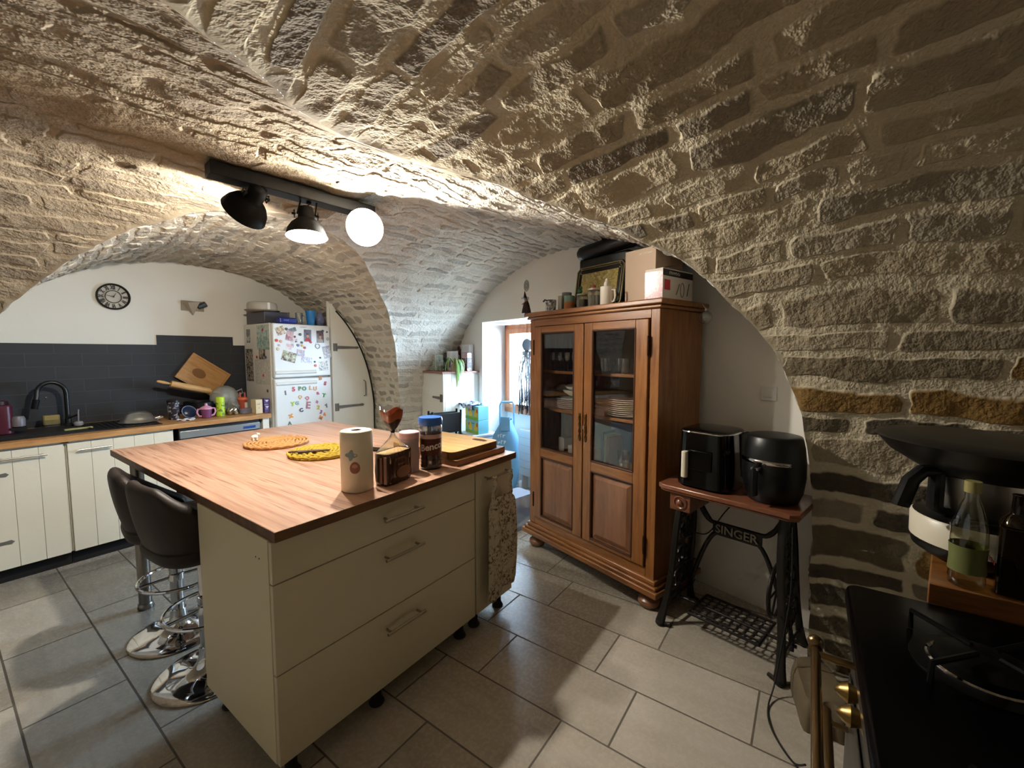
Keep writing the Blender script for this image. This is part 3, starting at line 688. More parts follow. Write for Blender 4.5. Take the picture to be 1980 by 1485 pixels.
fl=thing('counter_end_panel','white end panel of the counter run between dishwasher and fridge','panel',(1.79,4.07,0)); MB().box(0,.055,0,.58,0,.863).build('board',M_paint,fl,bev=.002)
ct=thing('kitchen_counter','long wooden counter along the sink wall','worktop',(.07,4.045,.865)); 
MB().box(0,1.785,0,.675,0,.038).build('counter_board',M_ctr,ct,bev=.002)
# black tiles on the wall
def btile():
    m,t,b=new_mat('black_tiles'); p=t.nd('ShaderNodeNewGeometry').outputs['Position']; x,_,z=t.sep(p)
    br=t.nd('ShaderNodeTexBrick'); t.put(br.inputs['Vector'],t.comb(x,t.m('ADD',z,.045))); 
    br.inputs['Color1'].default_value=(*lin('2c2d30'),1); br.inputs['Color2'].default_value=(*lin('26272a'),1); br.inputs['Mortar'].default_value=(*lin('3b3d41'),1)
    br.inputs['Scale'].default_value=1; br.inputs['Mortar Size'].default_value=.0025; br.inputs['Brick Width'].default_value=.30; br.inputs['Row Height'].default_value=.10; br.inputs['Mortar Smooth'].default_value=.2; br.offset=.5
    n=t.noise(p,9,3); c=t.mix(t.m('MULTIPLY',n,.5),br.outputs['Color'],lin('333438'))
    t.put(b.inputs['Base Color'],c); b.inputs['Roughness'].default_value=.6
    t.put(b.inputs['Normal'],t.bump(br.outputs['Fac'],.4,.002)); b.inputs['Specular IOR Level'].default_value=.3; return m
struct(MB().prism([(-2.5,.90),(1.93,.90),(1.93,1.535),(1.825,1.535),(1.825,1.618),(1.225,1.618),(1.225,1.532),(-2.5,1.532)],0,.010,0,T(0,4.72,0)@Rx(PI/2)).build('trim_1',btile()))
# sink
sk=thing('kitchen_sink','black inset sink and drainer in the wooden counter','sink',(.30,4.10,.903))
b=MB(); x0,x1,y0,y1=-.21,.78,.03,.53
b.box(x0,x1,y0,y1,0,.006); b.build('drainer_plate',M_black,sk,bev=.004)
b=MB(); b  .box(-.05,.40,.05,.06,.006,.014).box(-.05,.40,.45,.46,.006,.014).box(-.05,-.04,.06,.45,.006,.014).box(.39,.40,.06,.45,.006,.014); b.box(-.04,.39,.06,.45,.006,.0065,1); b.build('basin_rim',[M_black,M_gap],sk,bev=.002)
b=MB()
for i in range(9): b.box(.44+i*.032,.45+i*.032,.08,.44,.006,.010)
b.build('drainer_ribs',M_black,sk)
fa=thing('kitchen_faucet','black gooseneck kitchen tap curving over the sink','faucet',(.628,4.57,.909))
b=MB(); pts=[(0,0,0),(0,0,.25)]+[(-.075+.075*math.cos(a),0,.25+.085*math.sin(a)) for a in [PI*k/10 for k in range(1,10)]]+[(-.150,-.01,.24),(-.165,-.02,.16)]
b.tube(pts,.014,12); b.lathe([(.028,0),(.028,.01),(.020,.02),(.018,.06)],20); b.build('spout',M_black,fa)
MB().tube([(-.167,-.022,.15),(-.155,-.03,.215)],.019,12).build('spray_head',M_black,fa)
MB().cyl((0,-.015,.06),(.05,-.05,.085),.007).build('lever',M_black,fa)
MB().ball((-.105,-.02,.225),.008,seg=10,rings=8).build('button',M_chrome,fa)
# ---------------------------------------------------------------- fridge
fr=thing('fridge','white top freezer fridge covered with photos and magnets','fridge',(1.915,4.10,0))
b=MB(); b.box(0,.575,.045,.58,.03,1.742); b.build('cabinet_body',mt('fridge_side','cfc9bb',.4,var=.02),fr,bev=.006)
M_fd=M_fridge
MB().box(.002,.573,-.015,.042,.04,1.215).build('lower_door',M_fd,fr,bev=.012)
MB().box(.002,.573,-.015,.042,1.225,1.738).build('freezer_door',M_fd,fr,bev=.012)
for z0,z1,zz in ((1.255,1.29,1.26),(1.15,1.185,1.16)):
    b=MB(); b.grid(lambda u,v:(.01+.40*u,-.018-.022*math.sin(PI*v)*(1-.6*u*u),z0+(z1-z0)*v+.0*u),16,8); b.build('grip',M_wplast,fr)
for x,y in ((.05,.08),(.52,.08),(.05,.53),(.52,.53)): MB().lathe([(.02,0),(.02,.035)],12,0,T(x,y,0)).build('foot',M_blackm,fr)
MB().marks(11,.012,.0004,0,T(.30,-.0158,1.712)@FRONT).build('badge',mt('badge','9b5a5a',.4),fr)
# ---------------------------------------------------------------- closet front with curved top following the arch
cl=thing('arched_closet_door','white closet front cut to the curve of the stone arch beside the fridge','closet',(0,4.095,0))
def archx(z):  # right side of the arch at height z, a little inside the vault
    s=max(z-VX['z0Y'],0)/(VX['zY']-VX['z0Y']); u=max(0,1-s**(1/VX['mY']))**(1/VX['nY']); return 1.5365+1.5135*u
pts=[(2.555,.02)]+[(min(3.04,archx(z)+.0)-.035,z) for z in [.02+.05*k for k in range(39)]]+[(2.555,1.93)]
pts=[p for p in pts if p[0]>2.55]+[]
MB().prism(pts,0,.022,0,T(0,.022,0)@Rx(PI/2)).build('door',M_paint,cl,bev=.001)
MB().box(2.505,2.553,-.005,.03,0,1.97).build('frame_post',M_paint,cl,bev=.002)
for zz,L in ((1.52,.27),(.885,.32)): strap_hinge(cl,2.560,2.56+L,zz,-.006)
b=MB(); b.tube([(2.885,0,1.155),(2.885,-.03,1.145),(2.885,-.03,.99),(2.885,0,.98)],.006,8); b.build('handle',mt('grey_handle','8d8a85',.4,.8),cl)
b=MB()
seam=[(min(3.04,archx(z))-.028,-.004,z) for z in [.05*k for k in range(1,40)] if archx(z)>2.56]; b.tube(seam,.008,6); b.build('dark_edge_strip',M_gap,cl)
b=MB(); b.box(2.49,4.2,.03,.05,0,2.3); b.build('panel',M_paint,cl)
# ---------------------------------------------------------------- small white cabinet by the window bay
sc=thing('low_white_cabinet','low white plank cabinet with strap hinge between stone pier and window bay','cabinet',tuple(wp(2.53,.08)),RZ)
# local: x right (towards the window) ends at 0, y into wall
b=MB(); b.box(-.50,0,0,.018,0,1.245,1).build('front_panel',[M_paint,M_paint],sc,bev=.002)
d=plank_door(sc,0,0,0,0,0,1) if False else None
b=MB(); n=5
for i in range(n): b.box(-.018,.001,.02+i*.083,.02+i*.083+.081,0,1.245)
b.build('plank_side',M_paint,sc,bev=.0015)
strap_hinge(sc,-.05,-.24,.985,-.001)
b=MB(); 
for z in (1.04,.90): b.box(-.335,-.318,-.012,0,z,z+.018)
b.build('latch',M_paint,sc)
MB().box(-.50,.025,-.02,.435,1.246,1.264).build('top_board',wood('red_brown_board','6b3f33','8a5848','9c6a58',(1.5,12,12),3,.4),sc,bev=.002)
# ================================================================ sewing table with the two fryers
AT=math.radians(78); RT=AT-PI
DT=Vector((math.cos(AT),math.sin(AT),0)); NT_=Vector((DT.y,-DT.x,0))
TO=Vector((2.245,.645,0))
def tp(x,y,z=0): return TO-DT*x+NT_*y+Vector((0,0,z))
M_cast=mt('cast_iron','2a2623',.36,.6,bump=.3,bscale=70); M_mahog=wood('mahogany','54301f','7d4b33','996548',(1.4,12,12),3,.32,coat=.3)
M_rust=mt('letter_iron','8a8072',.45,.5)
sw=thing('sewing_table','old cast iron treadle sewing table with wooden top beside the display cabinet','table',tuple(TO),RT)
pts=[(.0,.02),(.03,0),(.61,0),(.645,.025),(.645,.34),(.61,.36),(.03,.36),(0,.34)]
b=MB(); b.prism(pts,.745,.770); b.prism([(x*.98+.0065,y*.96+.007) for x,y in pts],.733,.746); b.build('table_top',M_mahog,sw,bev=.005)
def sideframe(xc,sg):
    def X(z): return xc+sg*.045*max(0,1-z/.73)**1.5        # splays outwards near the floor
    b=MB()
    for ys in (-1,1):
        pt=[]
        for k in range(15):
            t=k/14; z=.733*(1-t); y=.18+ys*(.055+.13*t**1.2+.02*math.sin(t*PI*2)); pt.append((X(z),y,z+.012))
        b.tube(pt,[.012]*13+[.014,.018],8,flat=1.5)
        b.tube([(X(0),.18+ys*.185,.012),(X(0)-sg*.05,.18+ys*.17,.014)],.010,6)
        b.ball((X(0),.18+ys*.187,.013),(.024,.024,.013),seg=12,rings=6)
    b.build('leg_frame',M_cast,sw)
    b=MB()
    def cur(f,n=22,r=.006): b.tube([f(i/n) for i in range(n+1)],r,6,flat=1.4)
    for zz,am in ((.20,.09),(.34,.075),(.48,.06),(.60,.045)):
        for ys in (-1,1):
            cur(lambda t,zz=zz,am=am,ys=ys:(X(zz),.18+ys*am*(1-.75*t)*math.cos(t*5.2)*1.0,zz+am*(1-.75*t)*math.sin(t*5.2)*.9))
            cur(lambda t,zz=zz,am=am,ys=ys:(X(zz),.18+ys*am*(.2+.9*t),zz+.07-.10*math.sin(t*PI)),14,.005)
    cur(lambda t:(X(.05+.62*t),.18+.012*math.sin(t*20),.06+.64*t),30,.008)
    for zz in (.09,.27,.42,.56,.70): cur(lambda t,zz=zz:(X(zz),.18+(2*t-1)*(.06+.125*max(0,1-zz/.733)**1.2),zz+.015*math.sin(t*PI)),14,.007)
    for i in range(9): b.ball((X(.12+.06*i),.18+.05*math.sin(i*2.1),.12+.06*i),(.006,.022,.016),seg=8,rings=6)
    b.build('scrollwork',M_cast,sw)
sideframe(.085,-1); sideframe(.56,1)
# name plate brace: a bowed bar between the side frames with raised letters
b=MB(); yb=.235
def bow(t,off): 
    x=.085+.475*t; return (x,.50+off-.0*t)
n=30; up=[];lo=[]
for i in range(n+1):
    t=i/n; x=.10+.445*t; e=abs(2*t-1)
    zt=.548+ (.16*max(0,(e-.52)/.48)**2.2); zl=.495-(.30*max(0,(e-.45)/.55)**1.6)
    if e>.9: zl=max(zl,.2)
    up.append((x,zt)); lo.append((x,zl))
loopt=[(x,z,0) for x,z in up]
for i in range(n):
    (xa,za),(xb,zb)=up[i],up[i+1]; (xc,zc),(xd,zd)=lo[i],lo[i+1]
    e=abs(2*(i+.5)/n-1)
    if e<.56: b.box(xa,xb,yb,yb+.012,min(zc,zd),max(za,zb))
b.tube([(x,yb+.006,z) for x,z in up],.009,8,flat=1.3); b.tube([(x,yb+.006,z) for x,z in lo],.009,8,flat=1.3)
b.tube([(.10,yb+.006,.70),(.16,yb+.006,.60),(.20,yb+.006,.545)],.008,6); b.tube([(.545,yb+.006,.70),(.50,yb+.006,.60),(.45,yb+.006,.545)],.008,6)
b.build('name_brace',M_cast,sw,ang=50)
MB().text('SINGER',.062,.003,0,T(.322,yb-.006,.522)@FRONT,bold=.001).build('raised_letters',M_rust,sw)
# treadle plate
b=MB(); x0,x1,y0,y1,zt=.155,.495,.075,.315,.085
for a,c in (((x0,y0),(x1,y0)),((x1,y0),(x1,y1)),((x1,y1),(x0,y1)),((x0,y1),(x0,y0))): b.tube([(a[0],a[1],zt),(c[0],c[1],zt)],.008,6)
b.tube([(x0,y0+.03,zt),(x1,y0+.03,zt)],.006,6)
for i in range(14): 
    xx=x0+(x1-x0)*i/13; b.tube([(xx,y0,zt),(min(x1,xx+.02),y0+.03,zt)],.003,5)
for r in range(5):
    for c in range(9):
        cx=x0+.02+(x1-x0-.04)*c/8; cy=y0+.052+(y1-y0-.07)*r/4; s_=.017
        b.tube([(cx+s_*1.25*math.cos(a),cy+s_*1.35*math.sin(a),zt) for a in [2*PI*k/8 for k in range(8)]],.0032,5,closed=True)
b.build('treadle',M_cast,sw)
b=MB(); b.cyl((.03,.19,.085),(.62,.19,.085),.008); b.build('axle',M_cast,sw)
b=MB(); c=(.515,.24,.30)
b.tube([(c[0],c[1]+.13*math.cos(a),c[2]+.13*math.sin(a)) for a in [2*PI*k/32 for k in range(32)]],.010,8,closed=True)
for k in range(6): b.tube([c,(c[0],c[1]+.13*math.cos(k*PI/3),c[2]+.13*math.sin(k*PI/3))],.005,5)
b.build('flywheel',M_cast,sw)
dr=MB().box(.063,.170,.025,.26,.640,.732).build('drawer',M_mahog,sw,bev=.003)
MB().lathe([(.0,.0),(.033,0),(.036,.004),(.030,.006),(.024,.001),(.014,.001),(.016,.010),(.010,.016),(0,.018)],28,0,T(.117,.0245,.686)@Rx(PI/2)).build('knob',M_mahog,dr)
# air fryers
af=thing('air_fryer','square black air fryer with silver rim and pale handle on the sewing table','air fryer',tuple(tp(.205,.185,.770)),RT)
b=MB()
def rr(u,v,w,d,z0,z1,bul=.0,e=4.):
    a=2*PI*u; k=1/(abs(math.cos(a))**e+abs(math.sin(a))**e)**(1/e); q=1+bul*math.sin(PI*min(1,v)); return (w*k*math.cos(a)*q,d*k*math.sin(a)*q,z0+(z1-z0)*v)
b.grid(lambda u,v:rr(u,v,.138-.010*v,.150-.008*v,.012,.285),48,8,cu=True); b.build('body',M_blackg,af,ang=60)
MB().lathe([(.10,0),(.125,.002),(.13,.014)],4,0,ph=PI/4).build('base',M_black,af)
b=MB(); b.grid(lambda u,v:rr(u,v,.129-.129*v*.999,.143-.143*v*.999,.285,.297 if v>.0 else .285),48,2,cu=True)
b=MB(); b.grid(lambda u,v:(lambda q:(q[0]*(1-v**3*.999),q[1]*(1-v**3*.999),.285+.022*math.sin(v*PI/2)))(rr(u,0,.1285,.1425,0,0)),48,7,cu=True); b.build('lid',M_blackg,af,ang=60)
b=MB(); b.tube([(lambda q:(q[0],q[1],.289))(rr(i/40,0,.129,.143,0,0)) for i in range(19,42)],.004,8); b.build('rim',M_chrome,af)
b=MB(); b.rbox(-.085,-.056,-.176,-.140,.055,.190,.012); b.build('handle',mt('pale_handle','d9cfb9',.4),af,bev=.004)
b=MB(); b.box(-.05,.06,-.1565,-.150,.10,.20); b.build('window',mt('dark_window','050506',.05),af,bev=.004)
b=MB(); b.box(.118,.136,.02,.14,.02,.28); b.build('side_vent',M_blackm,af,bev=.003)
a2=thing('air_fryer','round barrel shaped black air fryer with silver band on the sewing table','air fryer',tuple(tp(.497,.165,.770)),RT)
b=MB(); b.lathe([(.09,.0),(.105,.004),(.122,.05),(.130,.12),(.129,.19),(.122,.255),(.112,.300),(.108,.306),(.095,.309),(.06,.312),(.0,.313)],56); b.build('body',M_black,a2,ang=50)
b=MB(); 
for i in range(24):
    a=math.radians(200+115*i/23); b.v.append((.131*math.cos(a),.131*math.sin(a),.186)); b.v.append((.1305*math.cos(a),.1305*math.sin(a),.202+.004*math.sin(i/23*PI)))
for i in range(23): b.f.append((2*i,2*i+2,2*i+3,2*i+1)); b.mi.append(0)
o=b.build('silver_band',M_chrome,a2); sm=o.modifiers.new('s','SOLIDIFY'); sm.thickness=.002; sm.offset=1
b=MB(); b.tube([(-.03,-.128,.172),(-.03,-.165,.166),(-.03,-.168,.10),(-.03,-.155,.05)],.014,10,flat=1.3); b.build('handle',M_black,a2)
MB().rbox(-.045,-.012,-.175,-.13,.166,.176,.006).build('button',M_steel,a2)
# ================================================================ stove, rail, appliances
sv=thing('gas_stove','black gas stove with brass knobs and a front rail at the right edge','stove',(.45,-.69,0))
MB().box(0,.83,0,.58,.10,.855).build('oven_body',mt('stove_enamel','2b2824',.35),sv,bev=.004)
b=MB(); b.rbox(-.005,.84,-.005,.60,.857,.900,.03); b.build('hob',mt('stove_top','020203',.25,spec=.12),sv,bev=.010)
b=MB(); b.box(.05,.79,.582,.586,.13,.70); b.build('oven_door',mt('stove_enamel','2b2824',.35),sv,bev=.004)
for i in range(2):
    MB().lathe([(.026,0),(.024,.008),(.014,.012),(.019,.026),(.012,.038),(.004,.046),(0,.047)],22,0,T(.575-.066*i,.578,.790)@Rx(-PI/2)).build('knob',mt('knob_brass','8f7443',.34,.9),sv)
rl=MB(); rl.cyl((.03,.655,.800),(.70,.655,.800),.009,seg=16); 
for x in (.03,.70): rl.ball((x,.655,.800),.016,seg=14,rings=10); rl.lathe([(.0125,-.01),(.0135,0),(.0125,.01)],14,0,T(x-.02 if x>.5 else x+.02,.655,.80)@Ry(PI/2))
for x in (.08,.655): rl.cyl((x,.655,.800),(x,.575,.800),.007)
rl.build('rail',mt('aged_brass','8a7350',.28,1.0),sv)
b=MB(); b.cyl((.06,.625,.60),(.77,.625,.60),.010); b.cyl((.1,.625,.60),(.1,.58,.60),.006); b.cyl((.73,.625,.60),(.73,.58,.60),.006); b.build('oven_handle',mt('aged_brass','8a7350',.28,1.0),sv)
for x,y,r in ((.20,.16,.04),(.20,.42,.05),(.62,.16,.05),(.60,.42,.065)):
    MB().lathe([(r*1.5,.900),(r*1.5,.903),(r,.908),(r,.920),(r*.8,.926),(0,.928)],28,0,T(x,y,0)).build('burner',mt('burner_cap','060606',.45,spec=.15),sv)
    b=MB()
    for k in range(4):
        a=k*PI/2+PI/4; b.tube([(x+.14*math.cos(a)*.9,y+.13*math.sin(a)*.9,.902),(x+.14*math.cos(a)*.9,y+.13*math.sin(a)*.9,.938),(x+.02*math.cos(a),y+.02*math.sin(a),.938)],.005,6)
    b.build('pan_support',mt('burner_cap','060606',.45,spec=.15),sv)
MB().tube([(.60+.072*math.cos(a),.42+.072*math.sin(a),.906) for a in [2*PI*k/30 for k in range(30)]],.004,6,closed=True).build('burner_ring',M_chrome,sv)
RC=0.0
cw=thing('side_cart','narrow wooden topped cart beside the stove carrying the food processor and bottles','cart',(1.312,-.240,0),RC)
MB().prism([(0,0),(0,-.58),(.44,-.58),(.44,-.085)],.885,.935).build('cart_top',wood('orange_wood','5c3a1a','7d5026','94632f',(9,1.3,9),3,.4),cw,bev=.003)
MB().prism([(.012,-.02),(.012,-.56),(.42,-.56),(.42,-.10)],0,.884).build('cart_body',M_blackm,cw,bev=.003)
def cpt(x,y,z): 
    c,s_=math.cos(RC),math.sin(RC); return (1.312+c*x-s_*y,-.240+s_*x+c*y,z)
# food processor with steamer
fp=thing('food_processor','food processor with steel bowl, white base and wide black steamer on top','food processor',cpt(.215,-.125,.935),math.radians(35)); fp.scale=(1,1,.77)
b=MB(); b.lathe([(.105,.012),(.125,.03),(.130,.060)],40,1); b.lathe([(.130,.060),(.131,.135),(.126,.142)],40,0); b.lathe([(.126,.142),(.10,.150),(.095,.158)],40,1); b.build('base',[mt('tm_white','cdc5b2',.35),M_black],fp,ang=50)
for a in (0,PI/2,PI,1.5*PI): MB().lathe([(.018,0),(.018,.016)],12,0,T(.10*math.cos(a+.5),.10*math.sin(a+.5),0)).build('foot',M_blackm,fp)
b=MB(); b.lathe([(.070,.150),(.085,.18),(.094,.23),(.098,.285)],44); b.build('bowl',M_steel,fp,ang=60)
b=MB(); b.tube([(-.0,.092,.165),(.0,.118,.18),(.0,.118,.29),(.0,.10,.305)],.016,10); b.tube([(0,.10,.300),(0,.155,.300),(0,.182,.27),(0,.205,.185)],.015,10,flat=1.4); b.build('handle',M_black,fp)
b=MB(); b.lathe([(.10,.285),(.115,.29),(.18,.345),(.205,.385),(.212,.392),(.205,.400),(.15,.408),(.0,.412)],56,0,None,sx=1.12,sy=.92); b.build('steamer',mt('steamer_black','151413',.35),fp,ang=50)
ob=thing('oil_bottle','clear oil bottle with green label in front of the food processor','bottle',cpt(.034,-.066,.935))
b=MB(); b.lathe([(.026,0),(.030,.004),(.031,.02),(.028,.06),(.031,.10),(.030,.14),(.018,.185),(.012,.20),(.012,.228)],28); b.build('body',pane_glass('oil_plastic',(.80,.80,.66),1.6,.05,.06),ob,ang=60)
b=MB(); b.lathe([(.0315,.035),(.0300,.060),(.0318,.095)],28,0,cap=False); b.build('label',mt('oil_label','5d6132',.6,var=.3,bscale=60),ob)
MB().marks(5,.016,.0003,0,T(-.012,-.0325,.075)@FRONT@Rx(0)).build('label_text',mt('label_red','8f3b1e',.5),ob)
MB().lathe([(.014,.215),(.014,.240)],18).build('cap',mt('yellow_cap','8d8450',.5),ob)
db=thing('dark_bottle','square dark brown glass bottle with a worn label at the cart corner','bottle',cpt(.046,-.140,.935),-.2); db.scale=(.8,.8,1)
b=MB(); b.rbox(-.040,.040,-.034,.034,0,.150,.012); b.lathe([(.036,.150),(.030,.165),(.016,.178),(.014,.215),(.016,.220)],22); b.build('body',mt('brown_glass','1a0f08',.08),db,bev=.002,ang=50)
MB().box(-.030,.030,-.0352,-.0342,.02,.125).build('label',mt('old_label','59482c',.7,var=.3,bscale=30),db)
cb=thing('clear_bottle','clear round glass bottle standing behind the dark brown bottle','bottle',cpt(.12,-.30,.935))
MB().lathe([(.036,0),(.040,.01),(.040,.14),(.030,.17),(.014,.20),(.014,.25),(.017,.255)],28).build('body',M_clear,cb,ang=50)
# rough stone at the foot of the pier, and the cables
M_rock=mt('rock','62553f',.9,bump=.9,bscale=22,var=.25)
b=MB(); random.seed(3)
b.grid(lambda u,v:(lambda a,h:(lambda k:((.155+.012*math.sin(a*3+1)+.006*math.sin(a*9))*k*math.cos(a)*(1-.16*h**4),(.085+.01*math.sin(a*2))*k*math.sin(a)*(1-.2*h**4),.12*h+.008*math.sin(a*2+1)*h))((abs(math.cos(a))**5+abs(math.sin(a))**5)**-.2))(2*PI*u,v),40,9,cu=True)
b.f.append(tuple(i*9+8 for i in range(40))); b.mi.append(0); o=b.build('foot_stone',M_rock,ang=60); solo(o,'rough stone block on the floor at the foot of the right pier','stone',(2.055,-.085,0),math.radians(6))
b=MB(); b.tube(smooth([(2.11,.035,.72),(2.10,.03,.45),(2.09,.05,.22),(2.04,.07,.05),(1.95,.085,.006),(1.86,.075,.006),(1.78,.04,.006),(1.70,-.01,.02),(1.62,-.04,.10)]),.0035,6)
solo(b.build('power_cable',M_blackm),'black cable hanging from the sewing table down to the floor by the stove','cable')
b=MB(); b.tube(smooth([(2.30,.55,.70),(2.33,.52,.55),(2.37,.42,.50),(2.42,.34,.62),(2.46,.28,.70)]),.003,6); b.build('x',M_blackm); bpy.data.objects['x'].name='appliance_cord'
solo(bpy.data.objects['appliance_cord'],'thin cord looping under the sewing table top behind the name brace','cable')
# ================================================================ things on the island worktop
def dsk(n,lab,cat,x,y,z=.9,rz=0,grp=None): return thing(n,lab,cat,(x,y,z+.0006),rz,grp)
kr=dsk('paper_towel_roll','white kitchen paper roll printed with a blue butterfly and red strawberry','paper towel',1.018,1.505,rz=math.radians(-34))
M_paper=mt('kitchen_paper','e7ddc5',.85,bump=.15,bscale=150)
b=MB(); n=48; pr=[]
for r,z in ((.020,.246),(.024,.2465),(.056,.2465),(.061,.242),(.0615,.2),(.061,.004),(.058,0)): pr.append((r,z))
b.grid(lambda u,v:(lambda a,k:(pr[k][0]*(1+.035*math.cos(4*a))*math.cos(a),pr[k][0]*(1+.035*math.cos(4*a))*math.sin(a),pr[k][1]))(2*PI*u,int(round(v*6))),n,7,cu=True); b.build('paper',M_paper,kr,ang=50)
MB().lathe([(.0215,.002),(.0215,.244),(.019,.244),(.019,.002)],24,cap=False).build('core',mt('cardboard','6b5238',.9),kr)
def decal(bm,pts,a0,z0,R=.0628,m=0):
    """flat outline wrapped round a cylinder"""
    o=len(bm.v); cxy=[(0,0)]+pts
    for x,z in cxy:
        a=a0+x/R; bm.v.append((R*math.cos(a),R*math.sin(a),z0+z))
    for i in range(1,len(pts)+1): bm.f.append((o,o+i,o+(i%len(pts))+1)); bm.mi.append(m)
b=MB(); b4=-PI/2-.35
decal(b,[(.020*math.cos(t)*(1+.35*math.cos(4*t)),.018*math.sin(t)*(1+.3*math.cos(4*t+.8))) for t in [2*PI*k/24 for k in range(24)]],b4,.155,.0642)
b.build('butterfly_print',mt('print_blue','8fa3a3',.8),kr)
b=MB(); decal(b,[(.020*math.cos(t)*(1-.12*math.sin(t)),.024*math.sin(t)) for t in [2*PI*k/20 for k in range(20)]],b4+.22,.105,.0642); b.build('strawberry_print',mt('print_red','a5705c',.8,var=.3,bscale=90),kr)
b=MB(); decal(b,[(.011*math.cos(t),.008*math.sin(t)+.004) for t in [2*PI*k/12 for k in range(12)]],b4+.22,.107,.0645); b.build('strawberry_leaf',mt('print_pale','c99a86',.8),kr)
# bread bag
bg_=dsk('bread_bag','brown sliced bread bag tied at the top between paper roll and pink tin','bread bag',1.105,1.412,rz=math.radians(12))
M_wrap=mt('bread_wrap','3d1f14',.25,var=.2,bscale=20,coat=.4); M_brd=mt('bread','c8a878',.8,var=.2,bscale=40)
MB().rbox(.006,.160,.006,.084,.004,.135,.012).build('bread_loaf',M_brd,bg_,bev=.008)
def bagf(u,v):
    a=2*PI*u; e=5; k=1/(abs(math.cos(a))**e+abs(math.sin(a))**e)**(1/e)
    h=[0,.02,.06,.10,.135,.150,.172,.195,.215,.222][int(round(v*9))]; w=[.080,.083,.083,.083,.081,.060,.034,.012,.005,.006][int(round(v*9))]; d=[.040,.044,.044,.044,.042,.034,.022,.010,.005,.006][int(round(v*9))]
    j=.0016*math.sin(a*9+v*20)+.0012*math.sin(a*23)
    return (.083+(w+j)*k*math.cos(a),.045+(d+j)*k*math.sin(a),h)
b=MB(); b.grid(bagf,64,10,cu=True)
b.mi=[0 if (i%9)<4 else 1 for i in range(len(b.mi))]
b.build('wrapper',[M_wrap,pane_glass('bag_film',(.93,.9,.85),2.4,.15,.10)],bg_,ang=70)
b=MB(); b.box(-.0025,.0,.012,.026,.010,.125); b.box(-.0025,0,.036,.046,.010,.12); b.build('side_stripe',mt('wrap_stripe','a58272',.4),bg_)
lt=MB().marks(7,.022,.0003,0,T(.085,-.0015,.108)@FRONT); lt.marks(6,.015,.0003,0,T(.085,-.0015,.085)@FRONT); lt.build('lettering',mt('gold_print','8a6a4a',.4),bg_)
b=MB(); b.ball((.095,-.0008,.045),(.05,.0012,.026),seg=24,rings=8); b.build('printed_loaf',mt('print_loaf','7a5136',.5,var=.25,bscale=60),bg_)
def flare(u,v,r0=.006,r1=.048,z0=.222,z1=.322):
    a=2*PI*u; r=r0+(r1-r0)*math.sin(v*PI/2)**.8+.006*v*math.sin(a*5+1); r*=1.15; return (.083+r*1.05*math.cos(a),.045+r*.7*math.sin(a),z0+(z1-z0)*v**1.1+.012*v*math.sin(a*3))
b=MB(); b.grid(flare,40,9,cu=True); 
b.mi=[(0 if (i%8)<4 else (1 if (i%8)<7 else 2)) for i in range(len(b.mi))]
b.build('bag_top',[mt('flare_dark','2a130c',.3,coat=.3),mt('flare_orange','a8542f',.35,var=.25,bscale=30,coat=.3),pane_glass('bag_film',(.93,.9,.85),2.4,.15,.10)],bg_,ang=80)
MB().lathe([(.009,.214),(.010,.222),(.008,.230)],12,0,T(.083,.045,0)).build('tie',mt('tie','201a16',.6),bg_)
# pink tin
pt_=dsk('pink_tin','tall dusty pink tin with lid between bread bag and chocolate powder jar','tin',1.325,1.540)
MB().lathe([(.043,0),(.045,.003),(.045,.165)],36).build('body',mt('pink_tin','b3a0a2',.45,var=.06,bscale=15),pt_)
MB().lathe([(.0465,.160),(.047,.186),(.044,.189),(0,.189)],36).build('lid',mt('pink_lid','d0a9ac',.4),pt_)
for z in (.150,.142): MB().lathe([(.0455,z),(.0465,z+.003),(.0455,z+.006)],36,cap=False).build('bead',mt('pink_tin','b3a0a2',.45,var=.06,bscale=15),pt_)
# chocolate powder jar
jr=dsk('chocolate_jar','plastic jar of chocolate powder with blue lid standing left of the chopping boards','jar',1.425,1.500)
jp=[(.046,0),(.053,.004),(.055,.02),(.051,.028),(.054,.036),(.051,.044),(.054,.052),(.051,.060),(.053,.075),(.0525,.16),(.0555,.185),(.0555,.205),(.050,.218)]
MB().lathe(jp,44).build('jar_wall',M_cplast,jr,ang=60)
MB().lathe([(r-.0035,z) for r,z in jp[:9]]+[(.049,.10),(.049,.112),(0,.110)],36).build('powder',mt('cocoa','4a2f22',.95,var=.2,bscale=60),jr)
MB().lathe([(.0534,.070),(.0537,.150)],44,0,cap=False).build('label',mt('label_brown','5a2a1c',.35,var=.35,bscale=22),jr)
MB().lathe([(.0538,.150),(.0541,.170)],44,0,cap=False).build('label_rim',mt('label_pale','c7a69b',.4),jr)
b=MB(); t_=MB().text('Benco',.045,.0004,0,None,bold=.0012)
for x,y,z in t_.v:
    y2=y+.16*x; a=-PI/2-.70+x/.0545; b.v.append(((.0545+z)*math.cos(a),(.0545+z)*math.sin(a),.112+y2))
b.f=t_.f; b.mi=t_.mi; b.build('lettering',mt('label_white','e8dfd2',.4),jr)
MB().lathe([(.057,.213),(.0585,.216),(.0585,.240),(.055,.250),(.050,.2515),(0,.250)],48).build('lid',mt('blue_lid','2b5fae',.35,coat=.2),jr,ang=40)
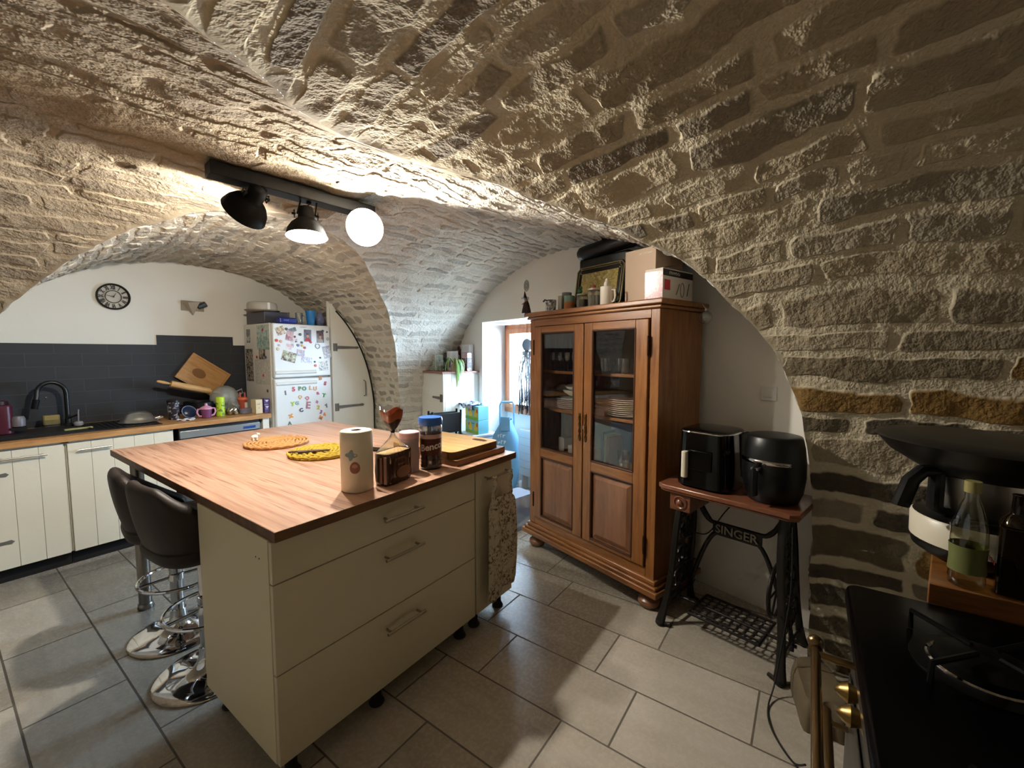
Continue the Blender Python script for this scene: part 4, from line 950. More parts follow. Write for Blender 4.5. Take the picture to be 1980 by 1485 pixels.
# chopping boards
M_board=wood('bamboo_board','a3773c','c79c58','d8b474',(20,1.4,20),2.6,.45); M_bedge=wood('board_edge','5a3a1d','7a5129','8f6537',(1.6,12,12),3,.5)
lb=dsk('chopping_board','lower and longer of the two stacked chopping boards on the worktop corner','chopping board',1.505,1.400,grp='stacked chopping boards')
MB().box(0,.395,0,.44,0,.030,0).build('board',M_bedge,lb,bev=.002)
ub=dsk('chopping_board','upper chopping board with rounded corners and a slotted grip','chopping board',1.498,1.425,.9312,grp='stacked chopping boards')
b=MB(); b.rbox(0,.380,0,.47,0,.0335,.035,0); b.rbox(.0,.380,.0,.47,.0335,.036,.035,1); b.box(.30,.333,.045,.13,.0361,.0364,2); b.build('board',[M_bedge,M_board,M_gap],ub,bev=.0015)
b=MB(); b.tube([(.316+.016*math.cos(a),.09+.048*math.sin(a),.0362) for a in [2*PI*k/24 for k in range(24)]],.003,6,closed=True); b.build('grip_edge',M_bedge,ub)
# mats
def mat_(x,y,r,m,lab):
    o=dsk('round_mat',lab,'placemat',x,y); b=MB(); n=9
    for i in range(n):
        rr_=r*(i+.6)/n; k=max(10,int(rr_*420)); b.tube([(rr_*math.cos(a)+.0015*math.sin(j*2.3),rr_*math.sin(a),.0145+.003*math.sin(j*1.7+i)) for j,a in enumerate([2*PI*q/k for q in range(k)])],[.0075+.0035*math.sin(j*2.2+i*1.3) for j in range(k)],6,closed=True)
    b.lathe([(r*.97,.001),(r*.97,.005),(0,.006)],48); b.build('braid',m,o,ang=180); return o
mat_(1.245,2.655,.178,mt('orange_weave','b5824e',.85,bump=.6,bscale=90,var=.15),'orange braided round mat with a small white figurine, farther along the worktop')
mat_(1.275,2.205,.178,mt('yellow_weave','b0922c',.85,bump=.6,bscale=90,var=.2),'yellow braided round mat partly behind the paper roll')
fg=thing('figurine','small white animal figurine standing on the orange mat','figurine',(1.165,2.765,.9255))
b=MB(); b.ball((0,0,.022),(.020,.012,.013)); b.ball((.022,0,.034),(.009,.008,.008)); 
for x in (-.012,.010): 
    for y in (-.007,.007): b.cyl((x,y,0),(x,y,.02),.004,seg=8)
b.ball((.018,.004,.042),(.003,.003,.006),seg=8,rings=6); b.build('body',mt('figurine_white','d9d2c0',.5),fg)
for k,(x,y,a) in enumerate(((1.175,2.215,-.62),(1.205,2.175,-.56))):
    b=MB(); b.rbox(-.075,.075,-.008,.008,0,.008,.004); b.cyl((.070,0,.004),(.083,0,.004),.004,seg=8); 
    solo(b.build('wooden_stick',mt('dark_stick','4a2c22',.4),bev=.002),('dark brown stick on the yellow mat, farther of two','dark brown stick on the yellow mat, nearer of two')[k],'stick',(x,y,.9275),a)
b=MB(); b.rbox(-.035,.035,-.07,.07,0,.009,.01); solo(b.build('phone',M_blackg,bev=.002),'small black phone lying on the worktop behind the pink tin','phone',(1.50,2.02,.9006),.3)
# ================================================================ on the sink counter (top at .903)
CZ=.9036
def cth(n,lab,cat,x,y,z=CZ,rz=0,grp=None): return thing(n,lab,cat,(x,y,z),rz,grp)
cl_=cth('steel_bowl','upturned stainless steel bowl with side handles on the black drainer','bowl',.985,4.36,.9135)
MB().lathe([(.118,0),(.122,.003),(.112,.006),(.100,.030),(.080,.062),(.050,.080),(.0,.085)],44).build('bowl',M_steel,cl_,ang=60)
b=MB(); b.tube([(.112,-.03,.01),(.150,-.022,.022),(.150,.022,.022),(.112,.03,.01)],.006,8); b.build('handle',M_steel,cl_)
tm=cth('patterned_tumbler','dark travel tumbler with white floral pattern right of the steel bowl','tumbler',1.215,4.35)
def floral():
    m,t,b=new_mat('floral_tumbler'); n=t.noise(t.obj(),38,3,.6,1); t.put(b.inputs['Base Color'],t.mix(t.ss(n,.52,.58),lin('22202a'),lin('a79fa6'))); b.inputs['Roughness'].default_value=.4; return m
MB().lathe([(.036,0),(.038,.004),(.044,.145)],30).build('body',floral(),tm); MB().lathe([(.045,.145),(.045,.160),(.030,.166),(0,.166)],30).build('lid',M_black,tm)
pc=cth('cooking_pot','black pot behind the cups that props up the rolling pin and the board','pot',1.455,4.52)
MB().lathe([(.10,0),(.115,.01),(.120,.115),(.123,.118),(.117,.118),(.112,.012),(0,.010)],40).build('body',M_black,pc); 
b=MB(); b.tube([(-.118,0,.09),(-.155,-.02,.095),(-.155,.02,.095),(-.118,0.01,.09)],.006,8); b.build('handle',M_black,pc)
kp=cth('blue_black_lid','round dark blue pan lid with pale rim leaning by the black pot','lid',1.318,4.33,rz=.2)
b=MB(); b.lathe([(.0,.018),(.03,.014),(.052,.004),(.055,0),(.050,0),(0,.010)],32,0,T(0,0,.053)@Rx(math.radians(62))); b.build('lid_disc',mt('navy','1c2a4a',.3),kp)
b=MB(); b.tube([T(0,0,.053)@Rx(math.radians(62))@Vector((.055*math.cos(a),.055*math.sin(a),0)) for a in [2*PI*k/28 for k in range(28)]],.003,6,closed=True); b.build('rim',mt('pale_blue','8ba0c0',.3),kp)
b=MB(); b.grid(lambda u,v:(.12*(u-.5),.05*(v-.5),.008+.006*math.sin(u*14)+.004*math.sin(v*11+u*5)),20,10); o=b.build('crumpled_cloth',mt('pale_cloth','c9cdd6',.9)); sm=o.modifiers.new('s','SOLIDIFY'); sm.thickness=.004
solo(o,'crumpled pale cloth lying before the dark blue lid','cloth',(1.25,4.205,CZ))
cbz=thing('chopping_board','wooden board with dark stain leaning on its corner against the black tiles','chopping board',(1.555,4.70,1.245),0,None,(math.radians(-3.5),math.radians(36),0))
b=MB(); b.rbox(-.185,.185,-.022,-.004,-.135,.135,.001); o=b.build('board',wood('leaning_board','8f6230','b0824a','c2955c',(1.3,10,10),3,.5),cbz,bev=.004)
def stain():
    return mt('stain','7a5228',.6)
b=MB(); b.ball((-.045,-.0225,-.005),(.060,.0012,.042),seg=24,rings=8); b.build('dark_stain',stain(),cbz)
b=MB(); b.box(.165,.17,-.0235,-.021,-.12,.12); b.box(-.15,.17,-.0235,-.021,.115,.12); b.build('groove',mt('groove','93602d',.6),cbz)
rp=thing('rolling_pin','pale wooden rolling pin leaning out of the black pot over the leaning board','rolling pin',(1.40,4.53,1.150),0,None,(0,math.radians(16.5),0))
MB().lathe([(.026,-.15),(.028,-.145),(.028,.145),(.026,.15)],24,0,Ry(PI/2)).build('roller',wood('pin_wood','b08450','c99c64','d8b07c',(1.2,12,12),3,.5),rp)
for s_ in (-1,1): MB().lathe([(.008,.15),(.010,.17),(.014,.20),(.013,.235),(.006,.25)],14,0,Ry(s_*PI/2)).build('handle',wood('pin_wood','b08450','c99c64','d8b07c',(1.2,12,12),3,.5),rp)
bw=thing('clear_bowl','clear plastic bowl with a handle tipped over the rolling pin end','bowl',(1.640,4.47,1.038),0,None,(math.radians(20),math.radians(-12),0))
b=MB(); b.lathe([(.115,0),(.118,.003),(.112,.03),(.090,.075),(.055,.105),(0,.112)],40); b.build('bowl',film('frosted','a9aba4',.55),bw,ang=60)
b=MB(); b.tube([(.10,-.02,.05),(.145,-.02,.06),(.15,-.02,.02),(.115,-.02,.004)],.006,8); b.build('handle',film('frosted','a9aba4',.55),bw)
bx=cth('storage_tub','dark round tub standing under the clear plastic bowl','tub',1.680,4.545); MB().lathe([(.07,0),(.085,.005),(.09,.115),(.095,.12),(.09,.122),(0,.122)],32).build('body',mt('dark_tub','1c2024',.4),bx)
cupm=cth('sippy_cup','purple toddler cup with pink lid and two pink handles','cup',1.405,4.22)
MB().lathe([(.030,0),(.034,.004),(.041,.078)],30).build('cup_body',mt('purple_cup','6f3a5e',.35),cupm)
MB().lathe([(.044,.076),(.044,.088),(.030,.098),(.012,.106),(.010,.122),(.006,.126),(0,.126)],28).build('lid',mt('pink_lid2','c98ba6',.4),cupm)
for s_ in (-1,1): MB().tube([(s_*.036,0,.082),(s_*.062,0,.078),(s_*.068,0,.05),(s_*.055,0,.022),(s_*.036,0,.018)],.007,10).build('handle',mt('pink_lid2','c98ba6',.4),cupm)
gf=cth('green_flask','lime green patterned flask standing next to the sippy cup','flask',1.515,4.23)
def gmat():
    m,t,b=new_mat('green_flask_mat'); n=t.noise(t.obj(),36,2,.5,.5); t.put(b.inputs['Base Color'],t.mix(t.ss(n,.55,.6),lin('a9c62a'),lin('5f7a24'))); b.inputs['Roughness'].default_value=.4; return m
MB().lathe([(.030,0),(.033,.004),(.033,.125)],30).build('body',gmat(),gf); MB().lathe([(.0335,.126),(.0335,.166),(.028,.172),(0,.172)],30).build('cap',mt('lime_cap','b3cf33',.4),gf)
def bag(n,lab,x,y,z,r,h,m,cat='bag',seed=0,sq=1.0,core=None):
    o=thing(n,lab,cat,(x,y,z)); b=MB()
    def f(u,v):
        a=2*PI*u; k=math.sin(PI*min(.999,(v*.93+.07)))**.5*(1-.35*v); j=1+.10*math.sin(a*3+seed+v*5)+.06*math.sin(a*7+v*9+seed*2)
        return (r*k*j*math.cos(a),r*sq*k*j*math.sin(a),h*v)
    b.grid(f,28,10,cu=True); b.build('film',m,o,ang=70)
    if core is not None:
        c=MB(); rnd=random.Random(seed)
        for i in range(9): c.ball((rnd.uniform(-.55,.55)*r,rnd.uniform(-.5,.5)*r*sq,rnd.uniform(.15,.55)*h),r*.32,seg=10,rings=6)
        c.build('contents',core,o,ang=80)
    return o
bag('snack_bag','clear bag of dried food between green flask and grey tub',1.612,4.25,CZ,.052,.095,M_cplast,seed=1,core=mt('dried_food','8d7a58',.8,var=.3,bscale=60))
bag('plastic_bag','crumpled clear plastic bag behind the snack bag',1.660,4.36,CZ,.070,.150,film('bag_film2','b5b8b5',.40),seed=4,core=mt('bag_stuff','777f78',.6,var=.3,bscale=50))
gt=cth('lunch_box','grey oval lunch box in front of the orange bottle','lunch box',1.722,4.235); MB().lathe([(.048,0),(.055,.004),(.058,.035),(.060,.038),(.060,.046),(0,.050)],32,0,None,sy=.7).build('box',mt('grey_box','6d6c78',.4),gt)
og=cth('orange_bottle','orange drinking bottle with tag standing behind the grey lunch box','bottle',1.742,4.345)
MB().lathe([(.032,0),(.036,.004),(.038,.12)],28).build('body',mt('orange_body','a2462f',.4,var=.3,bscale=40),og); MB().lathe([(.042,.12),(.042,.138),(.030,.142),(0,.142)],28).build('lid',mt('orange_lid','d5663f',.4),og)
MB().tube([(-.02,0,.142),(-.02,0,.185),(.02,0,.185),(.02,0,.142)],.008,8).build('carry_loop',mt('orange_pink','b5625a',.4),og)
MB().rbox(.0,.022,-.042,-.038,.045,.095,.006).build('tag',mt('tag_pale','cfc0b0',.5),og)
def carton(n,lab,x,y,w,d,h,m,txt=None,tm_=None,rz=0,top=None,z=CZ):
    o=thing(n,lab,'carton',(x,y,z),rz); MB().box(-w/2,w/2,-d/2,d/2,0,h).build('box',m,o,bev=.002)
    if txt: 
        t=MB()
        for s_,zz,tt in txt: t.marks(len(tt),s_,.0003,0,T(0,-d/2-.0004,zz)@FRONT)
        t.build('print',tm_,o)
    if top: MB().box(-w/2-.0005,w/2+.0005,-d/2-.0005,d/2+.0005,h-.02,h+.0005).build('top_band',top,o)
    return o
carton('tea_carton','cream tea carton left of the purple carton',1.792,4.18,.060,.09,.128,mt('cream_carton','cdbb97',.6),[(.020,.085,'THE'),(.014,.05,'OL')],mt('carton_ink','6d5a3c',.6),.05)
carton('purple_carton','purple carton with white arrows at the counter end by the fridge',1.862,4.17,.050,.07,.130,mt('purple_carton','4d3566',.5),[(.012,.075,'TISANE'),(.012,.035,'NUIT')],mt('purple_white','d9d0dd',.6),.02)
b=MB(); 
for zz in (.118,.060): b.add([(-.018,-.0358,zz),(.018,-.0358,zz),(0,-.0358,zz-.018)],[(0,1,2)])
o=b.build('white_arrows',mt('purple_white','d9d0dd',.6)); o.parent=[c for c in bpy.data.objects if c.name=='purple_carton' and c.type=='EMPTY'][0]
# by the tap
sj=cth('sponge_holder','straw coloured sponge in a clear holder behind the tap','sponge holder',.545,4.60,.9095)
MB().rbox(-.045,.045,-.025,.025,.018,.088,.014).build('sponge',mt('sponge','94834f',.9,bump=.5,bscale=90,var=.2),sj,bev=.006); MB().rbox(-.052,.052,-.032,.032,0,.055,.012).build('holder',M_cplast,sj)
br=cth('dish_brush','grey dish brush with its round head down beside the tap','brush',.672,4.50,.9095)
MB().tube([(0,0,.035),(.002,0,.10),(.004,0,.125)],.0045,8).build('handle',mt('brush_grey','77757a',.5),br); MB().lathe([(.020,0),(.026,.006),(.028,.022),(.020,.034),(0,.038)],22).build('head',mt('brush_head','8b898c',.6),br)
b=MB(); b.rbox(-.075,.075,-.012,.012,0,.012,.004); solo(b.build('yellow_scraper',mt('pale_green','8d8a55',.6),bev=.002),'pale green scraper lying on the black sink edge','scraper',(.640,4.30,.9095),.10)
km=cth('coffee_maker','burgundy coffee maker with grey cup at the left end of the counter','coffee maker',.300,4.46,.9095)
b=MB(); b.rbox(-.09,.05,-.08,.10,0,.20,.04); b.build('body',mt('burgundy','4a1526',.3,coat=.3),km,bev=.01); MB().lathe([(.03,.20),(.06,.202),(.055,.225),(0,.235)],28,0,T(-.02,0,0)).build('lid',mt('burgundy_dark','2a0d15',.3),km)
MB().lathe([(.022,.045),(.034,.05),(.036,.10),(.028,.118),(0,.122)],24,0,T(.068,-.05,0)).build('grey_cup',mt('cup_grey','6a6468',.4),km); MB().box(.03,.105,-.085,-.015,.028,.044).build('drip_tray',M_black,km)
# ================================================================ wall clock and lamp on the sink wall
ck=thing('wall_clock','round black wall clock with Roman numerals above the black tiles','clock',(.960,4.718,1.922))
MB().lathe([(.088,0),(.106,.002),(.107,.018),(.102,.022),(.094,.014),(.093,.004)],56,0,Rx(PI/2),cap=False).build('rim',mt('clock_dark','2b2722',.5,.3),ck,ang=50)
def cface():
    m,t,b=new_mat('clock_face'); n=t.noise(t.obj(),12,3); t.put(b.inputs['Base Color'],t.mix(n,lin('8f897d'),lin('b5aea0'))); b.inputs['Roughness'].default_value=.5; return m
MB().lathe([(0,.004),(.104,.004)],56,0,Rx(PI/2),cap=False).build('face',cface(),ck)
b=MB(); b.tube([(.050*math.cos(a),-.009,.050*math.sin(a)) for a in [2*PI*k/48 for k in range(48)]],.003,6,closed=True); b.build('ring',mt('clock_dark','2b2722',.5,.3),ck)
b=MB()
for i,r in enumerate(['XII','I','II','III','IV','V','VI','VII','VIII','IX','X','XI']):
    a=PI/2-i*PI/6; b.text(r,.030,.0010,0,T(.0735*math.cos(a),-.007,.0735*math.sin(a))@Ry(-(a-PI/2))@FRONT@S(.8,1.3,1),bold=.0022)
b.build('numerals',mt('clock_dark','2b2722',.5,.3),ck)
b=MB()
for L,a,w in ((.055,math.radians(168),.0028),(.036,math.radians(60),.0036)): b.prism([(0,-w),(L,-w*.3),(L,w*.3),(0,w)],-.013,-.011,0,Ry(-a)@Rx(-PI/2))
b.ball((0,-.012,0),.006,seg=10,rings=6); b.build('hands',M_black,ck)
wl_=thing('wall_lamp','square metal wall lamp with folded triangular shade, unlit, right of the clock','wall lamp',(1.505,4.718,1.895))
MB().box(-.088,.088,-.008,0,-.045,.045).build('back_plate',mt('lamp_plate','8b7f6c',.5,.4,var=.2,bscale=20),wl_,bev=.001)
b=MB(); b.add([(-.075,-.010,.015),(.055,-.010,.03),(-.005,-.010,-.085),(-.055,-.075,.022),(.03,-.09,.034),(-.005,-.03,-.085)],[(0,1,2),(3,5,4),(0,2,5,3),(1,4,5,2)]); b.build('folded_shade',mt('lamp_fold','a79b88',.5,.3,var=.15,bscale=20),wl_)
MB().lathe([(.020,0),(.024,.03),(.026,.07)],20,0,T(.035,-.03,-.01)@Ry(math.radians(60))).build('socket',mt('lamp_socket','4a4f55',.4,.5),wl_)
# ================================================================ on top of the fridge (1.742)
FZ=1.7425
def fth(n,lab,cat,x,y,z=FZ,rz=0): return thing(n,lab,cat,(x,y,z),rz)
cbx=fth('cooler_box','dark square box under the cake carrier on the fridge','box',2.035,4.44); MB().box(-.11,.11,-.19,.19,0,.115).build('body',mt('dark_box','3f3e46',.4),cbx,bev=.006); MB().box(-.1105,-.1095,-.191,-.189,.0,.115).build('silver_edge',M_chrome,cbx)
cc=fth('cake_carrier','round cake carrier with translucent cover on the dark box','cake carrier',1.985,4.42,FZ+.1155)
MB().lathe([(.10,0),(.135,.006),(.152,.014),(.155,.018),(.15,.020),(0,.018)],48).build('tray',mt('carrier_tray','9a8d7d',.5),cc); MB().lathe([(.132,.019),(.131,.07),(.122,.090),(.10,.096),(0,.098)],44).build('cover',mt('carrier_cover','b5ad9e',.5,alpha=.9),cc,ang=50)
MB().box(-.012,.012,-.1345,-.130,.02,.088).build('clip',M_wplast,cc)
wpk=fth('wipes_pack','dark blue pack lying at the front of the fridge top','pack',2.085,4.17,rz=-.05)
MB().rbox(-.085,.085,-.055,.055,0,.058,.02).build('pack',mt('navy_pack','1f2c7a',.3,coat=.3,var=.25,bscale=15),wpk,bev=.012); MB().marks(5,.022,.0003,0,T(-.01,-.0555,.03)@FRONT).build('print',mt('pack_print','8ea0d6',.4),wpk)
for i,(x,y,h,r,l) in enumerate(((2.165,4.33,.125,.034,'clear beer glass on the fridge behind the blue pack'),(2.250,4.24,.120,.034,'clear glass mug on the fridge left of the blue tumbler'))):
    g=fth('drinking_glass',l,'glass',x,y); MB().lathe([(r*.85,0),(r*.9,.004),(r,h),(r*.93,h),(r*.82,.010),(0,.008)],28).build('glass_body',M_clear,g,ang=50)
    if i: MB().tube([(r,0,h*.8),(r+.03,0,h*.75),(r+.03,0,h*.3),(r,0,h*.2)],.005,8).build('handle',M_clear,g)
bt=fth('blue_tumbler','plain bright blue plastic tumbler on the fridge','tumbler',2.350,4.20); MB().lathe([(.035,0),(.037,.004),(.048,.146),(.045,.146),(.035,.008),(0,.006)],32).build('body',mt('bright_blue','2f7fc4',.35),bt)
bag('freezer_bag','clear and navy printed plastic bag on the fridge right of the blue tumbler',2.450,4.20,FZ,.046,.150,film('navy_film','8086a8',.5),seed=2,core=mt('navy_stuff','454a66',.5,var=.3,bscale=50))
bag('freezer_bag','crumpled bluish clear plastic bag at the right end of the fridge top',2.515,4.33,FZ,.058,.140,film('bluish_film','a3aec6',.5),seed=6,core=mt('grey_blue_stuff','7a86a2',.4,var=.3,bscale=50))
# ================================================================ photos and magnets
def photo_mat(name,cols,sc=14,seed=0.):
    m,t,b=new_mat(name); v=t.nd('ShaderNodeTexVoronoi',feature='SMOOTH_F1'); t.put(v.inputs['Vector'],t.noise(t.obj(),9+seed,3,.6,.6,True)); v.inputs['Scale'].default_value=5; 
    r=t.m('ADD',t.m('MULTIPLY',t.noise(t.obj(),26+seed,2,.6,.8),1.1),t.m('MULTIPLY',t.sep(v.outputs['Color'])[0],.35)); t.put(b.inputs['Base Color'],t.ramp(t.ss(r,.48,.98),[(i/(len(cols)-1),lin(c)) for i,c in enumerate(cols)])); b.inputs['Roughness'].default_value=.25; return m
FRT=4.0845
def photo(lab,x,z,w,h,cols,rot=0,extra=None,i=0,border=None):
    o=thing('photo',lab,'photo',(x,FRT-.0004*(i%4)-.0003,z),0,'photos on the fridge',(0,math.radians(rot),0))
    MB().box(-w/2,w/2,-.0006,0,-h/2,h/2).build('print',photo_mat('photo_%d'%i,cols,seed=i*1.3),o)
    if extra=='portrait' or extra=='portrait2':
        sh='b7313a' if extra=='portrait' else 'b5afa5'
        b=MB(); b.prism([(-w*.38,-h/2+.002),(w*.38,-h/2+.002),(w*.34,-h*.26),(w*.1,-h*.18),(-w*.1,-h*.18),(-w*.34,-h*.26)],.0007,.0012,0,Rx(PI/2)); b.build('shirt',mt('shirt_'+sh,sh,.5),o)
        b=MB(); b.ball((0,-.001,-h*.02),(w*.17,.0006,h*.16),seg=18,rings=8); b.build('face',mt('skin_print','c98f72',.5),o)
        b=MB(); b.ball((0,-.0009,h*.10),(w*.18,.0006,h*.09),seg=16,rings=8); b.build('hair',mt('hair_print','3a2419',.5),o)
    return o
GRN=['3c4a2c','7d8a5a','c9a58c','e0d3c4','8a6a55']; DRK=['1f1a1a','4a3a36','8f7062','d0b7a5','2e2a2c']
photo('small photo of three children at the top left of the freezer door',1.985,1.668,.080,.078,GRN,-22,i=0)
photo('tilted dark photo edge behind the pink one on the freezer door',2.100,1.680,.075,.040,['3d4244','6d7678','8b9496'],-20,i=1)
photo('pink round photo near the top of the freezer door',2.070,1.622,.068,.090,['b78a8d','cfa7a6','8f5a62'],12,i=2)
photo('red framed photo booth picture, upper left of three',2.094,1.581,.024,.038,['6a1824','d8c6c0'],0,i=3)
photo('red framed photo booth picture, upper right of three',2.131,1.580,.024,.036,['6a1824','d8c6c0','3a1418'],0,i=4)
photo('red framed photo booth picture, lower of three',2.095,1.531,.024,.036,['5a1420','d8c6c0'],0,i=5)
photo('pale pink drawing beside the lower red framed picture',2.060,1.520,.050,.050,['d9c6c4','c99a9e','e6dfdc'],8,i=6)
photo('school portrait of a child in a red top on the freezer door',2.248,1.631,.074,.118,['2b2730','5a4a52','3a3038'],1,'portrait',i=7)
photo('school portrait of a child in a grey top, right of the red one',2.379,1.625,.076,.122,['3a3a3e','6a4038','2c2a30'],-2,'portrait2',i=8)
photo('large tilted photo of a group at the lower left of the freezer door',2.058,1.425,.135,.095,['2f2320','6d4a40','b9a78a','7f9a5c','d9cdbd'],17,i=9)
photo('small photo of faces in the middle of the freezer door',2.172,1.460,.080,.062,['b07f7a','d7b6ac','5f6a90','dcd5d2'],8,i=10)
photo('photo of two people at the right edge of the freezer door',2.445,1.470,.080,.125,['cfc4bd','8f7a70','3b3234','d8a994'],-10,i=11)
photo('photo of a couple outdoors at the lower right of the freezer door',2.403,1.330,.098,.100,['2a2622','c9b7a2','e2dad0','5a6b3a'],-4,i=12)
photo('crumpled silver and white sheet above the freezer handle',2.230,1.390,.110,.060,['e8e6ea','b5b0c0','8d88a0','f2f0f0'],10,i=13)
def disc(lab,x,z,r,c,i,ring=False,plane='f',y=0):
    b=MB()
    if ring: b.tube([(r*math.cos(a),-.003,r*math.sin(a)) for a in [2*PI*k/20 for k in range(20)]],.003,6,closed=True)
    else: b.lathe([(r,0),(r,.004),(r*.8,.006),(0,.006)],20,0,Rx(PI/2))
    o=b.build('magnet',mt('mag_'+c,c,.35))
    if plane=='f': solo(o,lab,'magnet',(x,FRT-.0022,z),0,'round magnets on the fridge')
    else: solo(o,lab,'magnet',(1.9128,y,z),-PI/2,'round magnets on the fridge')
MAG=[(1.946,1.578,.014,'c4412c','red round magnet at the left edge of the freezer door'),(1.986,1.569,.013,'d99a84','salmon round magnet next to the red one'),(1.968,1.533,.010,'b9b1a8','small grey magnet below the salmon one'),(1.957,1.497,.014,'c9b894','beige shell magnet above the tilted group photo'),(2.173,1.640,.013,'4a5254','dark grey magnet left of the red portrait'),(2.186,1.562,.012,'4c463a','dark magnet under the red portrait corner'),(2.148,1.535,.013,'6f6f9a','violet grey magnet beside the yellow one'),(2.190,1.532,.011,'d9b23a','yellow star magnet below the portraits'),(2.213,1.512,.012,'c22f3d','red magnet in the middle of the freezer door'),(2.276,1.567,.012,'b52c3c','red magnet on the lower corner of the red portrait'),(2.452,1.675,.008,'3c3f48','small dark magnet at the top right of the freezer door'),(2.408,1.684,.012,'3f3a6a','indigo magnet on the grey portrait corner'),(2.041,1.687,.013,'4d4744','dark magnet on the children photo'),(2.119,1.616,.010,'7a3040','maroon magnet on the pink photo'),(2.371,1.412,.009,'35363a','black magnet at the right of the freezer door'),(2.318,1.334,.013,'e0503a','orange red magnet left of the couple photo'),(2.312,1.372,.009,'2e3560','navy magnet near the freezer handle')]
for i,(x,z,r,c,l) in enumerate(MAG): disc(l,x,z,r,c,i)
disc('white ring magnet at the right of the freezer door',2.459,1.604,.012,'8d918f',40,True); disc('large grey ring magnet below the grey portrait',2.347,1.528,.022,'8f939a',41,True)
LET=[('B',2.365,1.202,.048,'d98a4a',0,'orange letter B'),('S',2.415,1.145,.048,'c23b5a',-15,'crimson letter S'),('5',2.089,1.108,.052,'c23b5a',0,'crimson number 5'),('P',2.149,1.110,.048,'5f8a6a',0,'green letter P'),('O',2.194,1.107,.048,'5f8a6a',0,'green letter O'),('L',2.259,1.109,.050,'dba77a',0,'peach letter L'),('U',2.306,1.099,.048,'dba77a',0,'peach letter U'),('a',2.333,1.056,.050,'c75a7a',8,'pink square letter a'),('T',2.398,1.022,.048,'4f9a5a',-12,'green letter T'),('I',2.011,1.078,.050,'6a6478',6,'grey letter I'),('Q',2.150,1.029,.040,'dfb98a',-30,'sand letter Q'),('D',2.223,1.010,.044,'c9788f',40,'rose letter D'),('Y',2.075,.965,.050,'a9c23a',0,'lime letter Y'),('G',2.119,.970,.042,'8fb3a6',0,'mint letter G'),('E',2.228,.937,.085,'a8687a',-8,'large mauve letter E'),('n',2.323,.968,.045,'c98aa6',-25,'lilac letter n'),('2',2.333,.905,.050,'c9b23a',-8,'mustard number 2'),('7',2.424,.912,.045,'6f6f86',30,'slate number 7'),('C',2.157,.897,.044,'4a4560',10,'dark violet letter C'),('3',2.360,.855,.046,'a86a9a',-20,'purple number 3'),('4',2.396,.825,.044,'dd8a3a',15,'orange number 4'),('M',2.356,.797,.044,'e08a4a',-30,'orange letter M'),('x',2.053,.857,.065,'e0953a',12,'orange cross sign'),('A',2.039,.782,.040,'6a7a6a',0,'grey green letter A')]
for i,(ch,x,z,s_,c,r,l) in enumerate(LET):
    o=MB().text(ch,s_*1.12,.0025,0,Ry(math.radians(-r))@FRONT,bold=.0022).build('letter_magnet',mt('let_'+c,c,.4))
    solo(o,l+' magnet on the lower fridge door','magnet',(x,FRT-.0032,z),0,'letter magnets on the fridge')
# fridge side
def sidep(lab,y0,y1,z0,z1,cols,i,name='photo'):
    o=MB().box(-.0008,0,y0,y1,z0,z1).build(name,photo_mat('side_%d'%i,cols,seed=i*1.7)); solo(o,lab,name.replace('_',' '),(1.9145-.0003*i,0,0),0,'papers on the side of the fridge')
sidep('narrow photo strip at the back of the fridge side',4.54,4.62,1.56,1.695,['c9c4ba','4a4a50','6f6f78'],0)
sidep('child drawing of a house in green and blue on the fridge side',4.15,4.40,1.49,1.725,['b8c0a8','9fb8b0','c8c6b0','5f9a98','8fa090'],1,'drawing')
sidep('tall dark photo strip at the back of the fridge side below the first',4.50,4.655,1.18,1.50,['2c2622','6a5c50','b7a998','46403a'],2)
sidep('photo of a person below the drawing on the fridge side',4.24,4.37,1.36,1.495,['3a322c','8a7a6a','c9bca8'],3)
sidep('handwritten sheet of paper on the fridge side',4.16,4.46,1.16,1.40,['cfcabd','b5afa2','d6d2c6'],4,'paper_sheet')
for y,z,c,l in ((4.27,1.68,'b5323c','red magnet on the drawing on the fridge side'),(4.41,1.42,'a8303c','small red magnet on the handwritten sheet corner'),(4.23,1.42,'4a3f7a','violet magnet near the front of the fridge side'),(4.29,1.245,'b5323c','red magnet low on the handwritten sheet'),(4.22,1.10,'5a5340','dark magnet on the bare lower fridge side')):
    disc(l,0,z,.014,c,60,plane='s',y=y)
# ================================================================ on top of the display cabinet (top at 1.752)
TZ=1.7525
def cz_(n,lab,cat,x,y,z=TZ,rz=0,grp=None):
    p=wp(.49-x,y,z); return thing(n,lab,cat,tuple(p),RZ+rz,grp)
wt=cz_('witch_figure','small dark witch figurine with pointed hat at the cabinet top left corner','figurine',-.573,-.012)
b=MB(); b.lathe([(.040,0),(.036,.02),(.024,.06),(.012,.082),(0,.085)],16,0,None,sy=.6); b.build('robe',mt('witch_dark','2a1512',.8),wt); MB().ball((0,-.004,.09),.012,seg=12,rings=8).build('face',mt('witch_skin','9a7a68',.6),wt)
wt.scale=(1.15,1.15,1.15); b=MB(); b.lathe([(.026,.098),(.024,.101),(.012,.103),(.008,.118),(.002,.142),(0,.144)],14,0,Ry(-.12)); b.build('hat',mt('witch_hat','1c0f10',.8),wt); MB().tube([(-.03,-.01,.06),(.045,-.02,.085)],.003,6).build('broom',mt('witch_broom','6a4a30',.8),wt)
